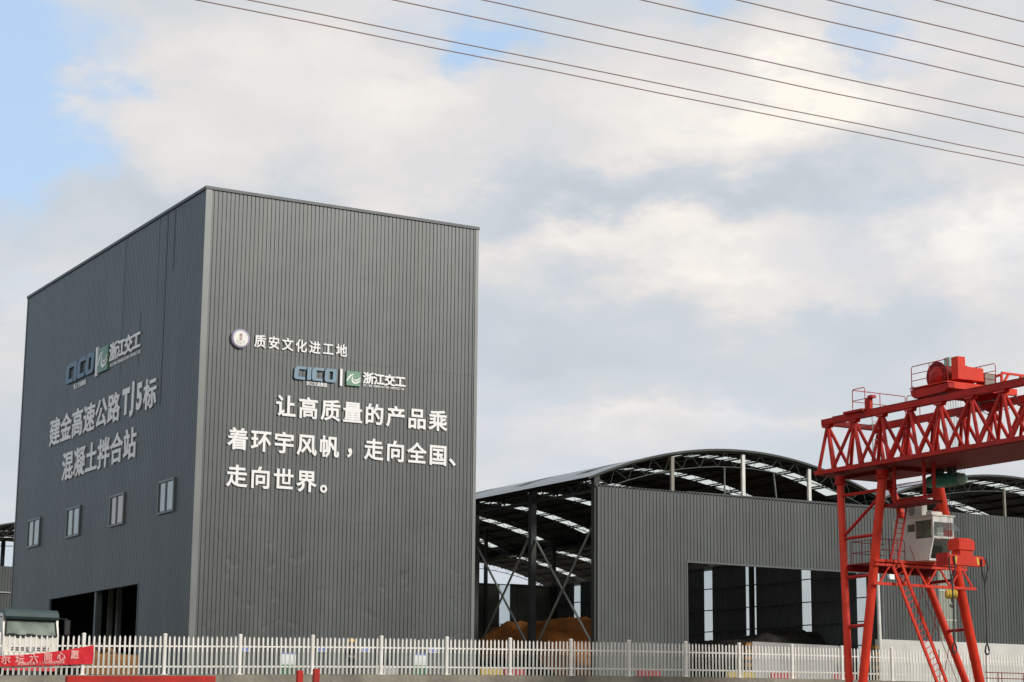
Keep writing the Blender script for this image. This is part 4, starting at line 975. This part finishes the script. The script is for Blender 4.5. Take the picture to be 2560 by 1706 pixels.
b = B(); b.lathe((57.85, 63.75, 15.33), (59.6, 63.75, 15.33), [(0, .62), (.06, .62), (.061, .46), (1.5, .46), (1.501, .60), (1.56, .60)], 28); b.build('rope_drum', RED_D, tr_)
b = B(); b.lathe((57.845, 63.75, 15.33), (57, 63.75, 15.33), [(0, .40), (.05, .36), (.10, .16)], 20); b.box((58.1, 63.1, 14.9), (59.4, 64.4, 15.2)); b.build('drum_bearing', RED, tr_)
b = B(); b.box((58.0, 62.55, 15.05), (58.42, 62.95, 16.02)); b.build('gearbox', RED_B, tr_)
b = B(); b.box((58.43, 62.56, 15.06), (59.45, 63.1, 15.62)); b.build('motor_box', RED_B, tr_)
b = B(); b.box((58.5, 63.6, 15.80), (58.85, 63.95, 16.20)); b.build('brake_cover', GREEN_L, tr_)
b = B(); b.box((59.7, 62.8, 14.90), (60.35, 63.3, 15.50)); b.build('control_cabinet', RED_D, tr_)
b = B(); b.box((59.75, 62.785, 14.98), (60.30, 62.798, 15.22)); b.box((59.75, 62.785, 15.26), (60.30, 62.798, 15.46)); b.build('cabinet_door', BEIGE, tr_)
b = B()
for xx, ya, yb in ((57.38, 64.78, 62.52), (61.0, 65.3, 63.45)):
    zh = 15.83 if xx < 60 else 16.15
    hoop([(xx, ya, 14.88), (xx, ya, zh - .08), (xx, ya - .07, zh), (xx, yb + .07, zh), (xx, yb, zh - .08), (xx, yb, 14.88)])
    for z in (zh - .33, zh - .63): b.tube((xx, ya, z), (xx, yb, z), .017, 6)
    b.tube((xx, (ya + yb) / 2, 14.88), (xx, (ya + yb) / 2, zh), .017, 6)
b.build('handrail', RED, tr_)
b = B()
for a, c in (((61.1, 63.2, 14.6), (61.1, 63.2, 15.66)), ((61.1, 63.2, 15.70), (62.6, 63.2, 15.70)), ((62.6, 63.2, 15.66), (62.6, 63.2, 14.8)), ((61.15, 63.2, 15.2), (61.5, 63.2, 15.65)), ((62.2, 63.2, 15.65), (62.55, 63.2, 15.2)), ((61.1, 63.25, 15.62), (61.1, 64.0, 15.55)), ((61.1, 64.0, 15.6), (61.1, 64.0, 14.7))):
    b.bar(a, c, .09, .09, (0, 1, 0))
b.build('cable_bracket', RED_B, tr_)
b = B()
for i in range(9):
    y = 61.2 - i * 1.1
    b.path([(CX1 + .8, y + .55, 13.95), (CX1 + .8, y + .35, 13.55), (CX1 + .8, y, 13.35), (CX1 + .8, y - .35, 13.55), (CX1 + .8, y - .55, 13.95)], .02, 6)
b.build('festoon_cable', CABLE, crane)

# lifting beam below the trolley
lb = thing('lifting_beam', (59.1, 63.3, 7.2), 'red lifting beam with yellow stripes and looped wire slings', 'lifting beam')
b = B(); BYc = 63.0
b.prism([(57.425, 7.62), (59.25, 7.60), (59.42, 7.48), (59.42, 7.28), (59.30, 7.18), (57.425, 7.20)][::-1], lambda u, v, k: (u, BYc - .16 + .36 * k, v)); b.build('beam_body', RED_B, lb)
b = B(); b.box((57.28, BYc - .19, 7.16), (57.42, BYc + .5, 7.68)); b.build('end_box', RED, lb)
b = B(); b.box((58.05, BYc - .14, 7.615), (58.75, BYc + .3, 7.83)); b.box((57.95, BYc - .20, 7.84), (58.82, BYc + .5, 8.20)); b.hexa([(57.95, BYc - .2, 8.205), (58.82, BYc - .2, 8.205), (58.82, BYc + .5, 8.205), (57.95, BYc + .5, 8.205), (58.05, BYc - .05, 8.34), (58.72, BYc - .05, 8.34), (58.72, BYc + .4, 8.34), (58.05, BYc + .4, 8.34)]); b.build('rotator', RED_B, lb)
b = B()
for x, s_ in ((57.75, 1), (59.02, -1)): b.hexa([(x - .05, BYc - .17, 7.24), (x + .05, BYc - .17, 7.24), (x + .05, BYc - .163, 7.24), (x - .05, BYc - .163, 7.24), (x - .05 + .05 * s_, BYc - .17, 7.55), (x + .05 + .05 * s_, BYc - .17, 7.55), (x + .05 + .05 * s_, BYc - .163, 7.55), (x - .05 + .05 * s_, BYc - .163, 7.55)])
b.build('stripe', YEL_B, lb)
def sling(x, top, bottom):
    b = B()
    b.path([(x - .13, BYc - .2, top + .3), (x - .15, BYc - .22, top - .2), (x - .02, BYc - .2, top - .65), (x, BYc - .2, top - .8)], .036, 6)
    b.path([(x + .13, BYc - .2, top + .35), (x + .19, BYc - .22, top - .1), (x + .04, BYc - .2, top - .65), (x, BYc - .2, top - .8)], .036, 6)
    b.path([(x, BYc - .2, top - .8), (x + .02, BYc - .2, (top + bottom) / 2), (x, BYc - .2, bottom + .45)], .036, 6)
    b.path([(x, BYc - .2, bottom + .75), (x, BYc - .2, bottom + .42)], .045, 6)
    lp = [(0, .42), (-.07, .25), (-.11, .1), (-.09, -.02), (0, -.07), (.09, -.02), (.11, .1), (.07, .25)]
    b.path([(x + u, BYc - .2, bottom + v) for u, v in lp], .04, 6, True)
    b.build('sling', CABLE, lb)
sling(57.50, 7.2, 3.62); sling(59.30, 7.2, 3.60)
b = B()
for i in range(5):
    for j in range(2): b.tube((58.1 + .15 * i, BYc + .05 + .22 * j, 8.33), (58.35 + .15 * i, 63.5 + .3 * j, 14.85), .006, 5)
b.build('hoist_rope', CABLE, lb)

# green electric hoist with yellow hook block
eh = thing('electric_hoist', (60, 66, 11.4), 'green electric hoist under the girder with a yellow hook block', 'hoist')
b = B(); b.lathe((59.9, 66.75, 11.20), (60.25, 65.05, 11.20), [(0, .10), (.04, .24), (.3, .30), (1.15, .30), (1.35, .27), (1.7, .25)], 22); b.build('motor', GREEN, eh)
b = B(); b.lathe((60.245, 65.07, 11.20), (60.30, 64.8, 11.20), [(0, .25), (.18, .24), (.28, .15), (.30, .05)], 22); b.build('motor_cap', GREEN_L, eh)
b = B()
for y in (66.3, 65.5): b.lathe((60.0, y, 11.62), (60.3, y, 11.62), [(0, .17), (.3, .17)], 16)
b.box((59.95, 65.2, 11.42), (60.35, 66.6, 11.5)); b.build('runner', CABG, eh)
b = B()
for s_ in (-.06, .06): b.tube((60.0 + s_, 65.6, 11.0), (60.0 + s_, 65.6, 6.45), .012, 6)
b.build('rope', CABLE, eh)
b = B(); b.lathe((59.78, 65.75, 6.22), (60.28, 65.45, 6.22), [(0, .15), (.05, .20), (.10, .20), (.12, .15), (.16, .20), (.22, .20), (.24, .15), (.28, .20), (.34, .20), (.36, .15), (.40, .20), (.50, .17)], 20); b.build('hook_block', YEL_B, eh)
b = B(); hk = [(0, .0), (0, -.14), (.07, -.22), (.07, -.34), (0, -.42), (-.08, -.38), (-.09, -.30)]
b.path([(60.0 + u, 65.6, 6.08 + v) for u, v in hk], .035, 8); b.build('hook', CABLE, eh)

# ------------------------------------------------------------------ power lines overhead
PLN = [(49.85, 'lowest and longest'), (49.1, 'second lowest'), (47.0, 'third from below'), (45.72, 'fourth from below'), (43.41, 'fifth from below'), (42.04, 'sixth from below'), (40.72, 'seventh from below'), (39.2, 'topmost short')]
for k, (y, nm) in enumerate(PLN):
    b = B(); pts = []
    for i in range(61):
        x = -90 + 4.0 * i; t = (x - 36) / 126.0
        pts.append((x, y, 19.97 + .55 * t * t + .012 * math.sin(x * .9 + k)))
    b.path(pts, .018, 6)
    tag(b.build('power_line', WIRE), nm + ' of the eight thin power lines crossing the cloudy sky', 'power line', 'power lines overhead')

bpy.data.objects.remove(_ob); bpy.data.curves.remove(_cv)
